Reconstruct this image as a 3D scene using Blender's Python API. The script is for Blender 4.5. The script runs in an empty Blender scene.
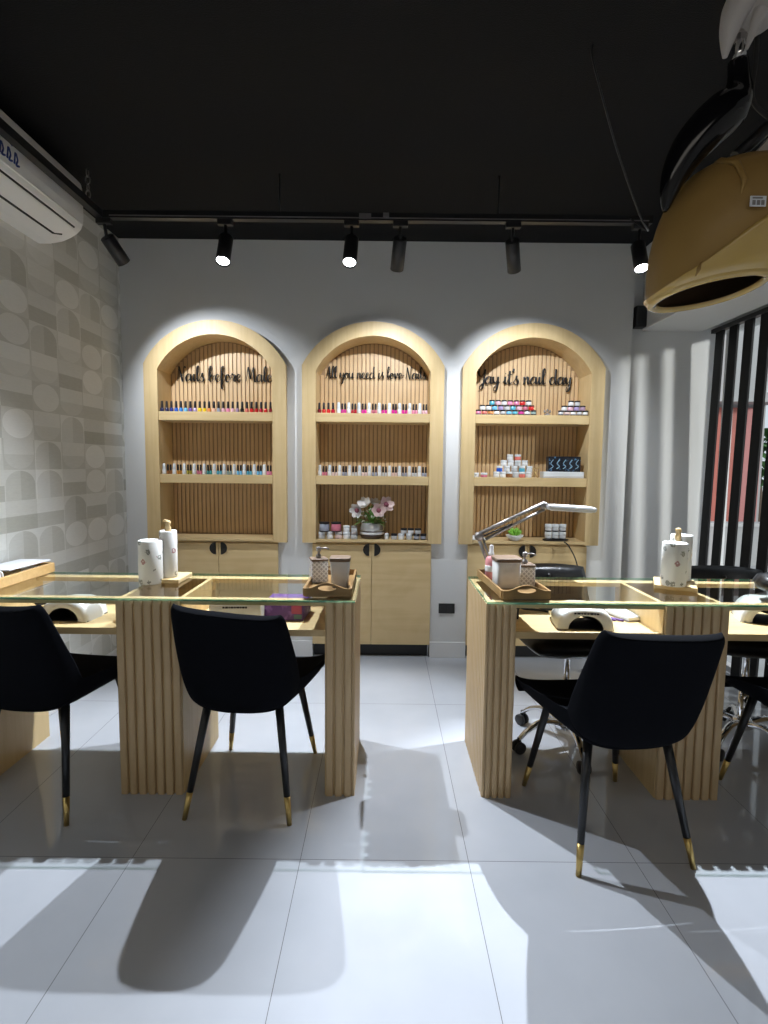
import bpy, bmesh, math, random
from mathutils import Vector, Matrix
rnd = random.Random(7)
PI = math.pi
scn = bpy.context.scene
COL = scn.collection

# ------------------------------------------------------------------ helpers
def tag(o, label=None, cat=None, group=None, kind=None):
    if label: o['label'] = label
    if cat: o['category'] = cat
    if group: o['group'] = group
    if kind: o['kind'] = kind
    return o

def thing(name, label, cat, loc=(0, 0, 0), rz=0.0, group=None):
    o = bpy.data.objects.new(name, None)
    COL.objects.link(o)
    o.empty_display_size = 0.05
    o.location = loc
    o.rotation_euler = (0, 0, rz)
    return tag(o, label, cat, group)

def link(name, me, mat=None, parent=None, loc=None):
    o = bpy.data.objects.new(name, me)
    COL.objects.link(o)
    if mat is not None and not me.materials:
        for m in (mat if isinstance(mat, (list, tuple)) else [mat]):
            me.materials.append(m)
    if parent is not None: o.parent = parent
    if loc is not None: o.location = loc
    return o

def catmull(pts, n=6, closed=False):
    P = [Vector(p) for p in pts]
    out = []
    N = len(P)
    segs = N if closed else N - 1
    for i in range(segs):
        if closed:
            p0, p1, p2, p3 = P[(i-1) % N], P[i], P[(i+1) % N], P[(i+2) % N]
        else:
            p0, p1, p2, p3 = P[max(i-1, 0)], P[i], P[i+1], P[min(i+2, N-1)]
        for k in range(n):
            t = k / n
            out.append(0.5*((2*p1) + (p2-p0)*t + (2*p0-5*p1+4*p2-p3)*t*t + (3*p1-p0-3*p2+p3)*t**3))
    if not closed: out.append(P[-1].copy())
    return out

class MB:
    """collects shapes and links them as one mesh object"""
    def __init__(s):
        s.bm = bmesh.new()
    def box(s, c, size, rz=0.0, bev=0.0, rot=None, mi=0):
        b = bmesh.new()
        bmesh.ops.create_cube(b, size=1.0)
        bmesh.ops.scale(b, vec=size, verts=b.verts)
        if bev > 0:
            bmesh.ops.bevel(b, geom=list(b.edges), offset=bev, segments=2, affect='EDGES', profile=0.5)
        M = Matrix.Translation(c) @ (rot.to_4x4() if rot is not None else Matrix.Rotation(rz, 4, 'Z'))
        s._merge(b, M, mi)
        return s
    def bb(s, a, b, bev=0.0, mi=0):
        c = [(a[i]+b[i])/2 for i in range(3)]
        d = [abs(b[i]-a[i]) for i in range(3)]
        return s.box(c, d, bev=bev, mi=mi)
    def _merge(s, b, M=None, mi=0, smooth=False):
        vm = {}
        for v in b.verts:
            vm[v] = s.bm.verts.new((M @ v.co) if M is not None else v.co)
        for f in b.faces:
            try:
                nf = s.bm.faces.new([vm[v] for v in f.verts])
                nf.material_index = mi
                nf.smooth = smooth or f.smooth
            except ValueError:
                pass
        b.free()
    def tube(s, pts, rad, seg=10, cap=True, mi=0, ell=None):
        P = [Vector(p) for p in pts]
        if not isinstance(rad, (list, tuple)): rad = [rad]*len(P)
        rings = []
        up = None
        for i, p in enumerate(P):
            t = (P[min(i+1, len(P)-1)] - P[max(i-1, 0)])
            if t.length < 1e-9: t = Vector((0, 0, 1))
            t.normalize()
            if up is None:
                a = Vector((0, 0, 1)) if abs(t.z) < 0.9 else Vector((0, 1, 0))
                up = (a - t*a.dot(t)).normalized()
            else:
                up = up - t*up.dot(t)
                if up.length < 1e-6:
                    a = Vector((0, 0, 1)) if abs(t.z) < 0.9 else Vector((0, 1, 0))
                    up = a - t*a.dot(t)
                up.normalize()
            sd = t.cross(up)
            r = rad[i]
            e1, e2 = (r, r) if ell is None else (r*ell[0], r*ell[1])
            rings.append([s.bm.verts.new(p + up*math.cos(2*PI*k/seg)*e1 + sd*math.sin(2*PI*k/seg)*e2) for k in range(seg)])
        for a, b in zip(rings[:-1], rings[1:]):
            for k in range(seg):
                f = s.bm.faces.new((a[k], a[(k+1) % seg], b[(k+1) % seg], b[k]))
                f.smooth = True; f.material_index = mi
        if cap:
            f = s.bm.faces.new(list(reversed(rings[0]))); f.material_index = mi
            f = s.bm.faces.new(rings[-1]); f.material_index = mi
        return s
    def lathe(s, prof, c=(0, 0, 0), seg=24, mi=0, sx=1.0, sy=1.0, smooth=True, rot=None):
        rings = []
        c = Vector(c)
        for r, z in prof:
            ring = []
            for k in range(seg):
                a = 2*PI*k/seg
                v = Vector((r*math.cos(a)*sx, r*math.sin(a)*sy, z))
                if rot is not None: v = rot @ v
                ring.append(s.bm.verts.new(c + v))
            rings.append(ring)
        for a, b in zip(rings[:-1], rings[1:]):
            for k in range(seg):
                f = s.bm.faces.new((a[k], a[(k+1) % seg], b[(k+1) % seg], b[k]))
                f.smooth = smooth; f.material_index = mi
        if prof[0][0] > 1e-6:
            f = s.bm.faces.new(list(reversed(rings[0]))); f.material_index = mi
        if prof[-1][0] > 1e-6:
            f = s.bm.faces.new(rings[-1]); f.material_index = mi
        return s
    def prism(s, poly, axis, a, b, mi=0, holes=()):
        """poly: 2D points; axis 'x','y','z' = extrusion axis between a and b; holes: list of loops"""
        def P(u, v, w):
            return {'x': (w, u, v), 'y': (u, w, v), 'z': (u, v, w)}[axis]
        t = bmesh.new()
        edges = []
        for loop in [poly] + list(holes):
            vs = [t.verts.new(P(u, v, a)) for u, v in loop]
            for i in range(len(vs)):
                edges.append(t.edges.new((vs[i], vs[(i+1) % len(vs)])))
        if holes:
            bmesh.ops.triangle_fill(t, use_beauty=True, use_dissolve=False, edges=edges)
        else:
            t.faces.new(t.verts)
        r = bmesh.ops.extrude_face_region(t, geom=list(t.faces))
        d = {'x': (b-a, 0, 0), 'y': (0, b-a, 0), 'z': (0, 0, b-a)}[axis]
        bmesh.ops.translate(t, vec=d, verts=[g for g in r['geom'] if isinstance(g, bmesh.types.BMVert)])
        bmesh.ops.recalc_face_normals(t, faces=t.faces)
        s._merge(t, None, mi)
        return s
    def ring(s, p1, p2, axis, a, b, mi=0, closed=False):
        """band between two equally long 2D paths, extruded"""
        def P(u, v, w):
            return {'x': (w, u, v), 'y': (u, w, v), 'z': (u, v, w)}[axis]
        A = [[s.bm.verts.new(P(u, v, w)) for u, v in p] for p in (p1, p2) for w in (a, b)]
        o1, o2, i1, i2 = A
        n = len(p1)
        for i in range(n if closed else n-1):
            j = (i+1) % n
            for q in ((o1[i], o1[j], i1[j], i1[i]), (o2[i], i2[i], i2[j], o2[j]),
                      (o1[i], o2[i], o2[j], o1[j]), (i1[i], i1[j], i2[j], i2[i])):
                s.bm.faces.new(q).material_index = mi
        if not closed:
            for i in (0, n-1):
                s.bm.faces.new((o1[i], o2[i], i2[i], i1[i])).material_index = mi
        return s
    def grid(s, rows, mi=0, smooth=True, closed=False):
        V = [[s.bm.verts.new(p) for p in r] for r in rows]
        for a, b in zip(V[:-1], V[1:]):
            n = len(a)
            for k in range(n if closed else n-1):
                f = s.bm.faces.new((a[k], a[(k+1) % n], b[(k+1) % n], b[k]))
                f.smooth = smooth; f.material_index = mi
        return V
    def mesh(s, name, recalc=True):
        if recalc: bmesh.ops.recalc_face_normals(s.bm, faces=s.bm.faces)
        me = bpy.data.meshes.new(name)
        s.bm.to_mesh(me); s.bm.free()
        return me
    def build(s, name, mat, parent=None, loc=None, recalc=True):
        return link(name, s.mesh(name, recalc), mat, parent, loc)

# ------------------------------------------------------------------ materials
def nmat(name):
    m = bpy.data.materials.new(name); m.use_nodes = True
    nt = m.node_tree
    return m, nt, nt.nodes['Principled BSDF'], nt.nodes['Material Output']

def simple(name, col, rough=0.5, metal=0.0, spec=0.5, coat=0.0, sheen=0.0, noise=0.0, nscale=40, bump=0.0, bscale=200, trans=0.0, emit=None, es=0.0):
    m, nt, b, out = nmat(name)
    b.inputs['Base Color'].default_value = (*col, 1)
    b.inputs['Roughness'].default_value = rough
    b.inputs['Metallic'].default_value = metal
    b.inputs['Specular IOR Level'].default_value = spec
    b.inputs['Coat Weight'].default_value = coat
    b.inputs['Sheen Weight'].default_value = sheen
    b.inputs['Transmission Weight'].default_value = trans
    if emit:
        b.inputs['Emission Color'].default_value = (*emit, 1)
        b.inputs['Emission Strength'].default_value = es
    tc = nt.nodes.new('ShaderNodeTexCoord')
    if noise > 0:
        n = nt.nodes.new('ShaderNodeTexNoise'); n.inputs['Scale'].default_value = nscale
        n.inputs['Detail'].default_value = 4
        nt.links.new(tc.outputs['Object'], n.inputs['Vector'])
        mx = nt.nodes.new('ShaderNodeMix'); mx.data_type = 'RGBA'
        mx.inputs[6].default_value = (*[c*(1-noise) for c in col], 1)
        mx.inputs[7].default_value = (*[min(1, c*(1+noise)) for c in col], 1)
        nt.links.new(n.outputs['Fac'], mx.inputs[0])
        nt.links.new(mx.outputs[2], b.inputs['Base Color'])
    if bump > 0:
        n2 = nt.nodes.new('ShaderNodeTexNoise'); n2.inputs['Scale'].default_value = bscale
        nt.links.new(tc.outputs['Object'], n2.inputs['Vector'])
        bp = nt.nodes.new('ShaderNodeBump'); bp.inputs['Strength'].default_value = bump
        bp.inputs['Distance'].default_value = 0.01
        nt.links.new(n2.outputs['Fac'], bp.inputs['Height'])
        nt.links.new(bp.outputs['Normal'], b.inputs['Normal'])
    return m

def wood(name, c1, c2, axis='z', scale=1.0, rough=0.45, fig=0.5):
    """pale veneer: long stretched grain along an axis plus wavy figure"""
    m, nt, b, out = nmat(name)
    tc = nt.nodes.new('ShaderNodeTexCoord')
    mp = nt.nodes.new('ShaderNodeMapping')
    k = {'x': (1.2, 22, 22), 'y': (22, 1.2, 22), 'z': (22, 22, 1.2)}[axis]
    mp.inputs['Scale'].default_value = [v*scale for v in k]
    nt.links.new(tc.outputs['Object'], mp.inputs['Vector'])
    n = nt.nodes.new('ShaderNodeTexNoise'); n.inputs['Scale'].default_value = 2.2
    n.inputs['Detail'].default_value = 6; n.inputs['Distortion'].default_value = 0.6
    nt.links.new(mp.outputs['Vector'], n.inputs['Vector'])
    n2 = nt.nodes.new('ShaderNodeTexNoise'); n2.inputs['Scale'].default_value = 3.0
    n2.inputs['Detail'].default_value = 2; n2.inputs['Distortion'].default_value = 2.0
    nt.links.new(tc.outputs['Object'], n2.inputs['Vector'])
    add = nt.nodes.new('ShaderNodeMath'); add.operation = 'MULTIPLY_ADD'
    nt.links.new(n2.outputs['Fac'], add.inputs[0]); add.inputs[1].default_value = fig
    nt.links.new(n.outputs['Fac'], add.inputs[2])
    r = nt.nodes.new('ShaderNodeValToRGB')
    r.color_ramp.elements[0].position = 0.35; r.color_ramp.elements[0].color = (*c1, 1)
    r.color_ramp.elements[1].position = 0.95; r.color_ramp.elements[1].color = (*c2, 1)
    nt.links.new(add.outputs[0], r.inputs['Fac'])
    nt.links.new(r.outputs['Color'], b.inputs['Base Color'])
    b.inputs['Roughness'].default_value = rough
    b.inputs['Specular IOR Level'].default_value = 0.35
    return m

class NG:
    """tiny node-graph writer for maths on values"""
    def __init__(s, nt): s.nt = nt
    def m(s, op, a, b=None, c=None):
        n = s.nt.nodes.new('ShaderNodeMath'); n.operation = op
        for i, v in enumerate((a, b, c)):
            if v is None: continue
            if isinstance(v, (int, float)): n.inputs[i].default_value = v
            else: s.nt.links.new(v, n.inputs[i])
        return n.outputs[0]
    def mixv(s, f, a, b):      # a*(1-f)+b*f
        return s.m('ADD', s.m('MULTIPLY', a, s.m('SUBTRACT', 1.0, f)), s.m('MULTIPLY', b, f))

def wallpaper_mat():
    m, nt, b, out = nmat('geometric_wallpaper')
    g = NG(nt)
    tc = nt.nodes.new('ShaderNodeTexCoord'); sp = nt.nodes.new('ShaderNodeSeparateXYZ')
    nt.links.new(tc.outputs['Object'], sp.inputs[0])
    u = g.m('DIVIDE', sp.outputs['Y'], 0.228); v = g.m('DIVIDE', g.m('ADD', sp.outputs['Z'], 0.035), 0.146)
    u = g.m('ADD', u, 0.05)
    iu = g.m('FLOOR', u); iv = g.m('FLOOR', v)
    fu = g.m('SUBTRACT', g.m('SUBTRACT', u, iu), 0.5); fv = g.m('SUBTRACT', g.m('SUBTRACT', v, iv), 0.5)
    cx = nt.nodes.new('ShaderNodeCombineXYZ')
    nt.links.new(iu, cx.inputs[0]); nt.links.new(iv, cx.inputs[1]); cx.inputs[2].default_value = 3.0
    wn = nt.nodes.new('ShaderNodeTexWhiteNoise'); wn.noise_dimensions = '3D'
    nt.links.new(cx.outputs[0], wn.inputs['Vector'])
    rsep = nt.nodes.new('ShaderNodeSeparateColor'); nt.links.new(wn.outputs['Color'], rsep.inputs[0])
    r1, r2, r3 = rsep.outputs[0], rsep.outputs[1], rsep.outputs[2]
    au = g.m('ABSOLUTE', fu)
    def circ(cy, rad=0.47):
        d = g.m('ADD', g.m('MULTIPLY', fu, fu), g.m('MULTIPLY', g.m('SUBTRACT', fv, cy), g.m('SUBTRACT', fv, cy)))
        return g.m('LESS_THAN', d, rad*rad)
    full = circ(0.0)
    up = g.m('GREATER_THAN', fv, 0.0); dn = g.m('LESS_THAN', fv, 0.0)
    inw = g.m('LESS_THAN', au, 0.47)
    arch = g.m('MAXIMUM', g.m('MULTIPLY', full, up), g.m('MULTIPLY', inw, dn))   # arch with flat foot
    bowl = g.m('MAXIMUM', g.m('MULTIPLY', full, dn), g.m('MULTIPLY', inw, up))
    left = g.m('LESS_THAN', fu, 0.0)
    # tone per cell type
    tone = g.m('ADD', 0.50, g.m('MULTIPLY', g.m('SUBTRACT', r2, 0.5), 0.16))
    t_c = g.m('ADD', tone, g.m('MULTIPLY', full, 0.16))
    t_a = g.m('SUBTRACT', g.m('ADD', tone, 0.12), g.m('MULTIPLY', arch, g.m('ADD', 0.20, g.m('MULTIPLY', left, -0.09))))
    t_b = g.m('ADD', g.m('SUBTRACT', tone, 0.02), g.m('MULTIPLY', bowl, g.m('ADD', 0.06, g.m('MULTIPLY', up, 0.08))))
    t_h = g.m('ADD', g.m('ADD', tone, -0.12), g.m('MULTIPLY', up, 0.20))
    s1 = g.m('LESS_THAN', r1, 0.24); s2 = g.m('LESS_THAN', r1, 0.52); s3 = g.m('LESS_THAN', r1, 0.74)
    t = g.mixv(s3, t_h, t_b); t = g.mixv(s2, t, t_a); t = g.mixv(s1, t, t_c)
    # woven fabric texture
    wv = nt.nodes.new('ShaderNodeTexNoise'); wv.inputs['Scale'].default_value = 60
    mp = nt.nodes.new('ShaderNodeMapping'); mp.inputs['Scale'].default_value = (1, 0.6, 3)
    nt.links.new(tc.outputs['Object'], mp.inputs[0]); nt.links.new(mp.outputs[0], wv.inputs['Vector'])
    t = g.m('ADD', t, g.m('MULTIPLY', g.m('SUBTRACT', wv.outputs['Fac'], 0.5), 0.10))
    r = nt.nodes.new('ShaderNodeValToRGB')
    e = r.color_ramp.elements
    e[0].position = 0.30; e[0].color = (0.43, 0.425, 0.375, 1)
    e[1].position = 0.75; e[1].color = (0.80, 0.80, 0.77, 1)
    nt.links.new(t, r.inputs['Fac'])
    nt.links.new(r.outputs['Color'], b.inputs['Base Color'])
    b.inputs['Roughness'].default_value = 0.75
    b.inputs['Specular IOR Level'].default_value = 0.2
    return m

def floor_mat():
    m, nt, b, out = nmat('polished_grey_tile')
    g = NG(nt)
    tc = nt.nodes.new('ShaderNodeTexCoord'); sp = nt.nodes.new('ShaderNodeSeparateXYZ')
    nt.links.new(tc.outputs['Object'], sp.inputs[0])
    TX, TY = 0.563, 1.2
    u = g.m('DIVIDE', g.m('ADD', sp.outputs['X'], 0.268), TX)
    v = g.m('DIVIDE', g.m('SUBTRACT', sp.outputs['Y'], 1.72), TY)
    def line(t, w):
        f = g.m('ABSOLUTE', g.m('SUBTRACT', t, g.m('ROUND', t)))
        return g.m('LESS_THAN', f, w)
    ln = g.m('MAXIMUM', line(u, 0.0010/TX), line(v, 0.0011/TY))
    n = nt.nodes.new('ShaderNodeTexNoise'); n.inputs['Scale'].default_value = 3.0; n.inputs['Detail'].default_value = 5
    nt.links.new(tc.outputs['Object'], n.inputs['Vector'])
    r = nt.nodes.new('ShaderNodeValToRGB')
    r.color_ramp.elements[0].position = 0.3; r.color_ramp.elements[0].color = (0.44, 0.46, 0.50, 1)
    r.color_ramp.elements[1].position = 0.75; r.color_ramp.elements[1].color = (0.50, 0.52, 0.56, 1)
    nt.links.new(n.outputs['Fac'], r.inputs['Fac'])
    mx = nt.nodes.new('ShaderNodeMix'); mx.data_type = 'RGBA'
    nt.links.new(ln, mx.inputs[0]); nt.links.new(r.outputs['Color'], mx.inputs[6])
    mx.inputs[7].default_value = (0.16, 0.16, 0.165, 1)
    nt.links.new(mx.outputs[2], b.inputs['Base Color'])
    b.inputs['Roughness'].default_value = 0.07
    b.inputs['Specular IOR Level'].default_value = 0.6
    return m

def glass_mat(name, tint=(0.93, 0.97, 0.95), ior=1.5, rough=0.0, refl=1.0):
    m = bpy.data.materials.new(name); m.use_nodes = True
    nt = m.node_tree; nt.nodes.clear()
    out = nt.nodes.new('ShaderNodeOutputMaterial')
    tr = nt.nodes.new('ShaderNodeBsdfTransparent'); tr.inputs[0].default_value = (*tint, 1)
    gl = nt.nodes.new('ShaderNodeBsdfGlossy'); gl.inputs['Roughness'].default_value = rough
    gl.inputs[0].default_value = (refl, refl, refl, 1)
    fr = nt.nodes.new('ShaderNodeFresnel'); fr.inputs[0].default_value = ior
    mx = nt.nodes.new('ShaderNodeMixShader')
    ge = nt.nodes.new('ShaderNodeNewGeometry'); sb = nt.nodes.new('ShaderNodeMath'); sb.operation = 'SUBTRACT'; sb.inputs[0].default_value = 1.0
    nt.links.new(ge.outputs['Backfacing'], sb.inputs[1])
    mu = nt.nodes.new('ShaderNodeMath'); mu.operation = 'MULTIPLY'
    nt.links.new(fr.outputs[0], mu.inputs[0]); nt.links.new(sb.outputs[0], mu.inputs[1])
    nt.links.new(mu.outputs[0], mx.inputs[0]); nt.links.new(tr.outputs[0], mx.inputs[1]); nt.links.new(gl.outputs[0], mx.inputs[2])
    nt.links.new(mx.outputs[0], out.inputs[0])
    return m

def lattice_mat(name, c1, c2, scale=60.0):
    """white glaze with a pressed diamond lattice"""
    m, nt, b, out = nmat(name)
    g = NG(nt)
    tc = nt.nodes.new('ShaderNodeTexCoord'); sp = nt.nodes.new('ShaderNodeSeparateXYZ')
    nt.links.new(tc.outputs['Object'], sp.inputs[0])
    h = g.m('ADD', sp.outputs['X'], sp.outputs['Y'])
    a = g.m('MULTIPLY', g.m('ADD', h, sp.outputs['Z']), scale)
    c = g.m('MULTIPLY', g.m('SUBTRACT', h, sp.outputs['Z']), scale)
    fa = g.m('ABSOLUTE', g.m('SUBTRACT', a, g.m('ROUND', a))); fc = g.m('ABSOLUTE', g.m('SUBTRACT', c, g.m('ROUND', c)))
    f = g.m('LESS_THAN', g.m('MINIMUM', fa, fc), 0.17)
    mx = nt.nodes.new('ShaderNodeMix'); mx.data_type = 'RGBA'
    mx.inputs[6].default_value = (*c2, 1); mx.inputs[7].default_value = (*c1, 1)
    nt.links.new(f, mx.inputs[0]); nt.links.new(mx.outputs[2], b.inputs['Base Color'])
    b.inputs['Roughness'].default_value = 0.25
    return m

def towel_mat():
    """white kitchen paper with small scattered grey and rose motifs"""
    m, nt, b, out = nmat('printed_kitchen_paper')
    g = NG(nt)
    tc = nt.nodes.new('ShaderNodeTexCoord')
    vo = nt.nodes.new('ShaderNodeTexVoronoi'); vo.inputs['Scale'].default_value = 27
    nt.links.new(tc.outputs['Object'], vo.inputs['Vector'])
    n = nt.nodes.new('ShaderNodeTexNoise'); n.inputs['Scale'].default_value = 140
    nt.links.new(tc.outputs['Object'], n.inputs['Vector'])
    d = g.m('ADD', vo.outputs['Distance'], g.m('MULTIPLY', g.m('SUBTRACT', n.outputs['Fac'], 0.5), 0.5))
    f = g.m('MULTIPLY', g.m('LESS_THAN', d, 0.30), g.m('GREATER_THAN', d, 0.12))
    sc = nt.nodes.new('ShaderNodeSeparateColor'); nt.links.new(vo.outputs['Color'], sc.inputs[0])
    f = g.m('MULTIPLY', f, g.m('GREATER_THAN', sc.outputs[1], 0.15))
    mc = nt.nodes.new('ShaderNodeMix'); mc.data_type = 'RGBA'
    mc.inputs[6].default_value = (0.22, 0.23, 0.20, 1); mc.inputs[7].default_value = (0.38, 0.16, 0.17, 1)
    nt.links.new(g.m('GREATER_THAN', sc.outputs[0], 0.6), mc.inputs[0])
    mx = nt.nodes.new('ShaderNodeMix'); mx.data_type = 'RGBA'
    mx.inputs[6].default_value = (0.80, 0.80, 0.78, 1)
    nt.links.new(mc.outputs[2], mx.inputs[7]); nt.links.new(g.m('MULTIPLY', f, 0.85), mx.inputs[0])
    nt.links.new(mx.outputs[2], b.inputs['Base Color'])
    b.inputs['Roughness'].default_value = 0.9
    bp = nt.nodes.new('ShaderNodeBump'); bp.inputs['Strength'].default_value = 0.3; bp.inputs['Distance'].default_value = 0.002
    nt.links.new(n.outputs['Fac'], bp.inputs['Height']); nt.links.new(bp.outputs[0], b.inputs['Normal'])
    return m

def scribble_mat(name, base, ink, scale=(60, 60, 60), th=0.62, rough=0.5):
    m, nt, b, out = nmat(name)
    tc = nt.nodes.new('ShaderNodeTexCoord'); mp = nt.nodes.new('ShaderNodeMapping')
    mp.inputs['Scale'].default_value = scale
    nt.links.new(tc.outputs['Object'], mp.inputs[0])
    n = nt.nodes.new('ShaderNodeTexNoise'); n.inputs['Scale'].default_value = 1.0; n.inputs['Detail'].default_value = 3
    nt.links.new(mp.outputs[0], n.inputs['Vector'])
    r = nt.nodes.new('ShaderNodeValToRGB')
    r.color_ramp.elements[0].position = th-0.04; r.color_ramp.elements[0].color = (*base, 1)
    r.color_ramp.elements[1].position = th+0.04; r.color_ramp.elements[1].color = (*ink, 1)
    nt.links.new(n.outputs['Fac'], r.inputs['Fac']); nt.links.new(r.outputs['Color'], b.inputs['Base Color'])
    b.inputs['Roughness'].default_value = rough
    return m

W1, W2 = (0.57, 0.405, 0.19), (0.67, 0.50, 0.265)
M = {}
M['wood_z'] = wood('pale_birch_upright', W1, W2, 'z')
M['wood_x'] = wood('pale_birch_lengthways', W1, W2, 'x')
M['wood_y'] = wood('pale_birch_depthways', W1, W2, 'y')
M['ply'] = wood('figured_birch_door', (0.56, 0.395, 0.185), (0.68, 0.51, 0.27), 'x', 0.5, 0.4, 0.8)
M['slat'] = wood('fluted_birch', (0.58, 0.39, 0.20), (0.68, 0.48, 0.27), 'z')
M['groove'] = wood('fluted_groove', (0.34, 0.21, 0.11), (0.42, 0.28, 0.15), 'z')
M['leg_wood'] = wood('fluted_desk_birch', (0.50, 0.35, 0.185), (0.60, 0.44, 0.25), 'z', 1.0, 0.4)
M['bamboo'] = wood('bamboo_tray', (0.50, 0.30, 0.115), (0.62, 0.41, 0.18), 'x', 1.0, 0.4)
M['lid_wood'] = wood('brown_lid', (0.12, 0.08, 0.055), (0.18, 0.125, 0.085), 'x', 2.0)
M['brown_tray'] = wood('brown_tray', (0.20, 0.115, 0.045), (0.28, 0.17, 0.07), 'x', 1.0, 0.35)
M['paper'] = wallpaper_mat()
M['floor'] = floor_mat()
M['wall'] = simple('painted_light_grey_wall', (0.66, 0.66, 0.65), 0.8, noise=0.03, nscale=3, bump=0.05, bscale=120)
M['ceil'] = simple('black_ceiling', (0.0045, 0.0045, 0.0052), 0.8, spec=0.25, noise=0.35, nscale=160, bump=0.3, bscale=200)
M['white'] = simple('white_gloss_trim', (0.74, 0.74, 0.74), 0.35)
M['velvet'] = simple('black_velvet', (0.0035, 0.004, 0.006), 0.95, spec=0.08, sheen=0.0, noise=0.3, nscale=60)
M['leather'] = simple('black_leather', (0.008, 0.008, 0.009), 0.32, bump=0.15, bscale=60)
M['blackmetal'] = simple('black_metal', (0.012, 0.012, 0.013), 0.4, noise=0.1)
M['legblack'] = simple('black_painted_leg', (0.010, 0.011, 0.013), 0.35, noise=0.1)
M['gold'] = simple('brass_tip', (0.62, 0.45, 0.17), 0.32, 1.0, noise=0.08)
M['chrome'] = simple('chrome', (0.75, 0.75, 0.76), 0.12, 1.0, noise=0.04)
M['slatblack'] = simple('matt_black_slat', (0.005, 0.005, 0.006), 0.6, spec=0.2, noise=0.1)
M['kick'] = simple('dark_plinth', (0.012, 0.013, 0.016), 0.4, noise=0.1)
M['handle'] = simple('black_pull', (0.006, 0.006, 0.006), 0.45, noise=0.1)
M['letter'] = simple('black_acrylic', (0.004, 0.004, 0.004), 0.35, noise=0.05)
M['glass'] = glass_mat('desk_glass', (0.965, 0.985, 0.975), 1.5)
M['glass_edge'] = simple('green_glass_edge', (0.07, 0.22, 0.16), 0.12, noise=0.15, nscale=8, emit=(0.10, 0.30, 0.22), es=0.10)
def edge_mat():
    m, nt, b, out = nmat('green_glass_edge')
    tr = nt.nodes.new('ShaderNodeBsdfTransparent'); tr.inputs[0].default_value = (0.55, 0.85, 0.72, 1)
    n = nt.nodes.new('ShaderNodeTexNoise'); n.inputs['Scale'].default_value = 9
    rp = nt.nodes.new('ShaderNodeValToRGB')
    rp.color_ramp.elements[0].color = (0.05, 0.24, 0.17, 1); rp.color_ramp.elements[1].color = (0.13, 0.42, 0.32, 1)
    nt.links.new(n.outputs['Fac'], rp.inputs['Fac']); nt.links.new(rp.outputs['Color'], b.inputs['Base Color'])
    b.inputs['Roughness'].default_value = 0.15
    mx = nt.nodes.new('ShaderNodeMixShader'); mx.inputs[0].default_value = 0.65
    nt.links.new(tr.outputs[0], mx.inputs[1]); nt.links.new(b.outputs[0], mx.inputs[2]); nt.links.new(mx.outputs[0], out.inputs[0])
    return m
M['glass_edge'] = edge_mat()
M['pane'] = glass_mat('window_glass', (0.95, 0.97, 0.97), 1.25)
M['ac'] = simple('white_plastic', (0.84, 0.84, 0.82), 0.35, noise=0.02)
M['ac_dark'] = simple('dark_gap', (0.02, 0.02, 0.02), 0.6, noise=0.1)
M['blue'] = simple('blue_print', (0.02, 0.05, 0.22), 0.5, noise=0.05)
M['goldhood'] = simple('bronze_gold_shell', (0.33, 0.20, 0.06), 0.45, spec=0.25, coat=0.05, noise=0.08, nscale=12)
M['goldvisor'] = simple('glossy_gold_visor', (0.54, 0.36, 0.10), 0.2, coat=0.8, noise=0.06, nscale=10)
M['hoodin'] = simple('brown_hood_inside', (0.10, 0.06, 0.03), 0.5, noise=0.15)
M['glossblack'] = simple('gloss_black', (0.005, 0.005, 0.006), 0.12, noise=0.1)
M['cream'] = simple('cream_plastic', (0.52, 0.48, 0.44), 0.4, noise=0.04)
M['lens'] = simple('spot_lens', (1, 1, 1), 0.3, emit=(0.93, 0.97, 1.0), es=30.0)
M['lensoff'] = simple('spot_lens_turned_away', (0.3, 0.3, 0.3), 0.3, noise=0.05)
M['towel'] = towel_mat()
M['core'] = simple('cardboard', (0.30, 0.22, 0.14), 0.9, noise=0.1)
M['lamp_white'] = simple('white_lamp_shell', (0.70, 0.70, 0.68), 0.25, noise=0.02)
M['lamp_in'] = simple('lamp_inside', (0.01, 0.01, 0.011), 0.3, noise=0.2)
M['purple'] = scribble_mat('purple_carton', (0.09, 0.03, 0.20), (0.20, 0.09, 0.36), (25, 25, 25), 0.6)
M['magenta'] = simple('magenta_print', (0.35, 0.05, 0.12), 0.5, noise=0.1)
M['teal_print'] = simple('teal_print', (0.08, 0.18, 0.18), 0.5, noise=0.1)
M['whitebox'] = simple('white_carton', (0.72, 0.74, 0.75), 0.5, noise=0.02)
M['pot'] = simple('grey_ceramic', (0.64, 0.64, 0.635), 0.55, noise=0.10, nscale=30)
M['lattice'] = lattice_mat('lattice_ceramic', (0.78, 0.77, 0.76), (0.46, 0.455, 0.45), 50)
M['metal_grey'] = simple('grey_lamp_arm', (0.33, 0.31, 0.30), 0.35, 0.7, noise=0.05)
M['lamphead'] = simple('grey_lamp_head', (0.50, 0.50, 0.50), 0.3, noise=0.03)
M['cord'] = simple('black_cable', (0.01, 0.01, 0.01), 0.5, noise=0.1)
M['pink'] = simple('pink_bottle', (0.62, 0.26, 0.27), 0.3, noise=0.05)
M['clearcap'] = simple('pale_cap', (0.60, 0.58, 0.57), 0.3, noise=0.03)
M['leaf'] = simple('leaf_green', (0.20, 0.40, 0.10), 0.5, noise=0.3, nscale=30)
M['succ'] = simple('bright_succulent', (0.22, 0.52, 0.05), 0.45, noise=0.2, nscale=30)
M['petal'] = simple('pale_pink_petal', (0.72, 0.56, 0.53), 0.6, noise=0.15, nscale=40)
M['petalw'] = simple('white_petal', (0.76, 0.72, 0.68), 0.6, noise=0.08)
M['petaldark'] = simple('wine_flower_centre', (0.25, 0.07, 0.10), 0.6, noise=0.15)
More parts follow.
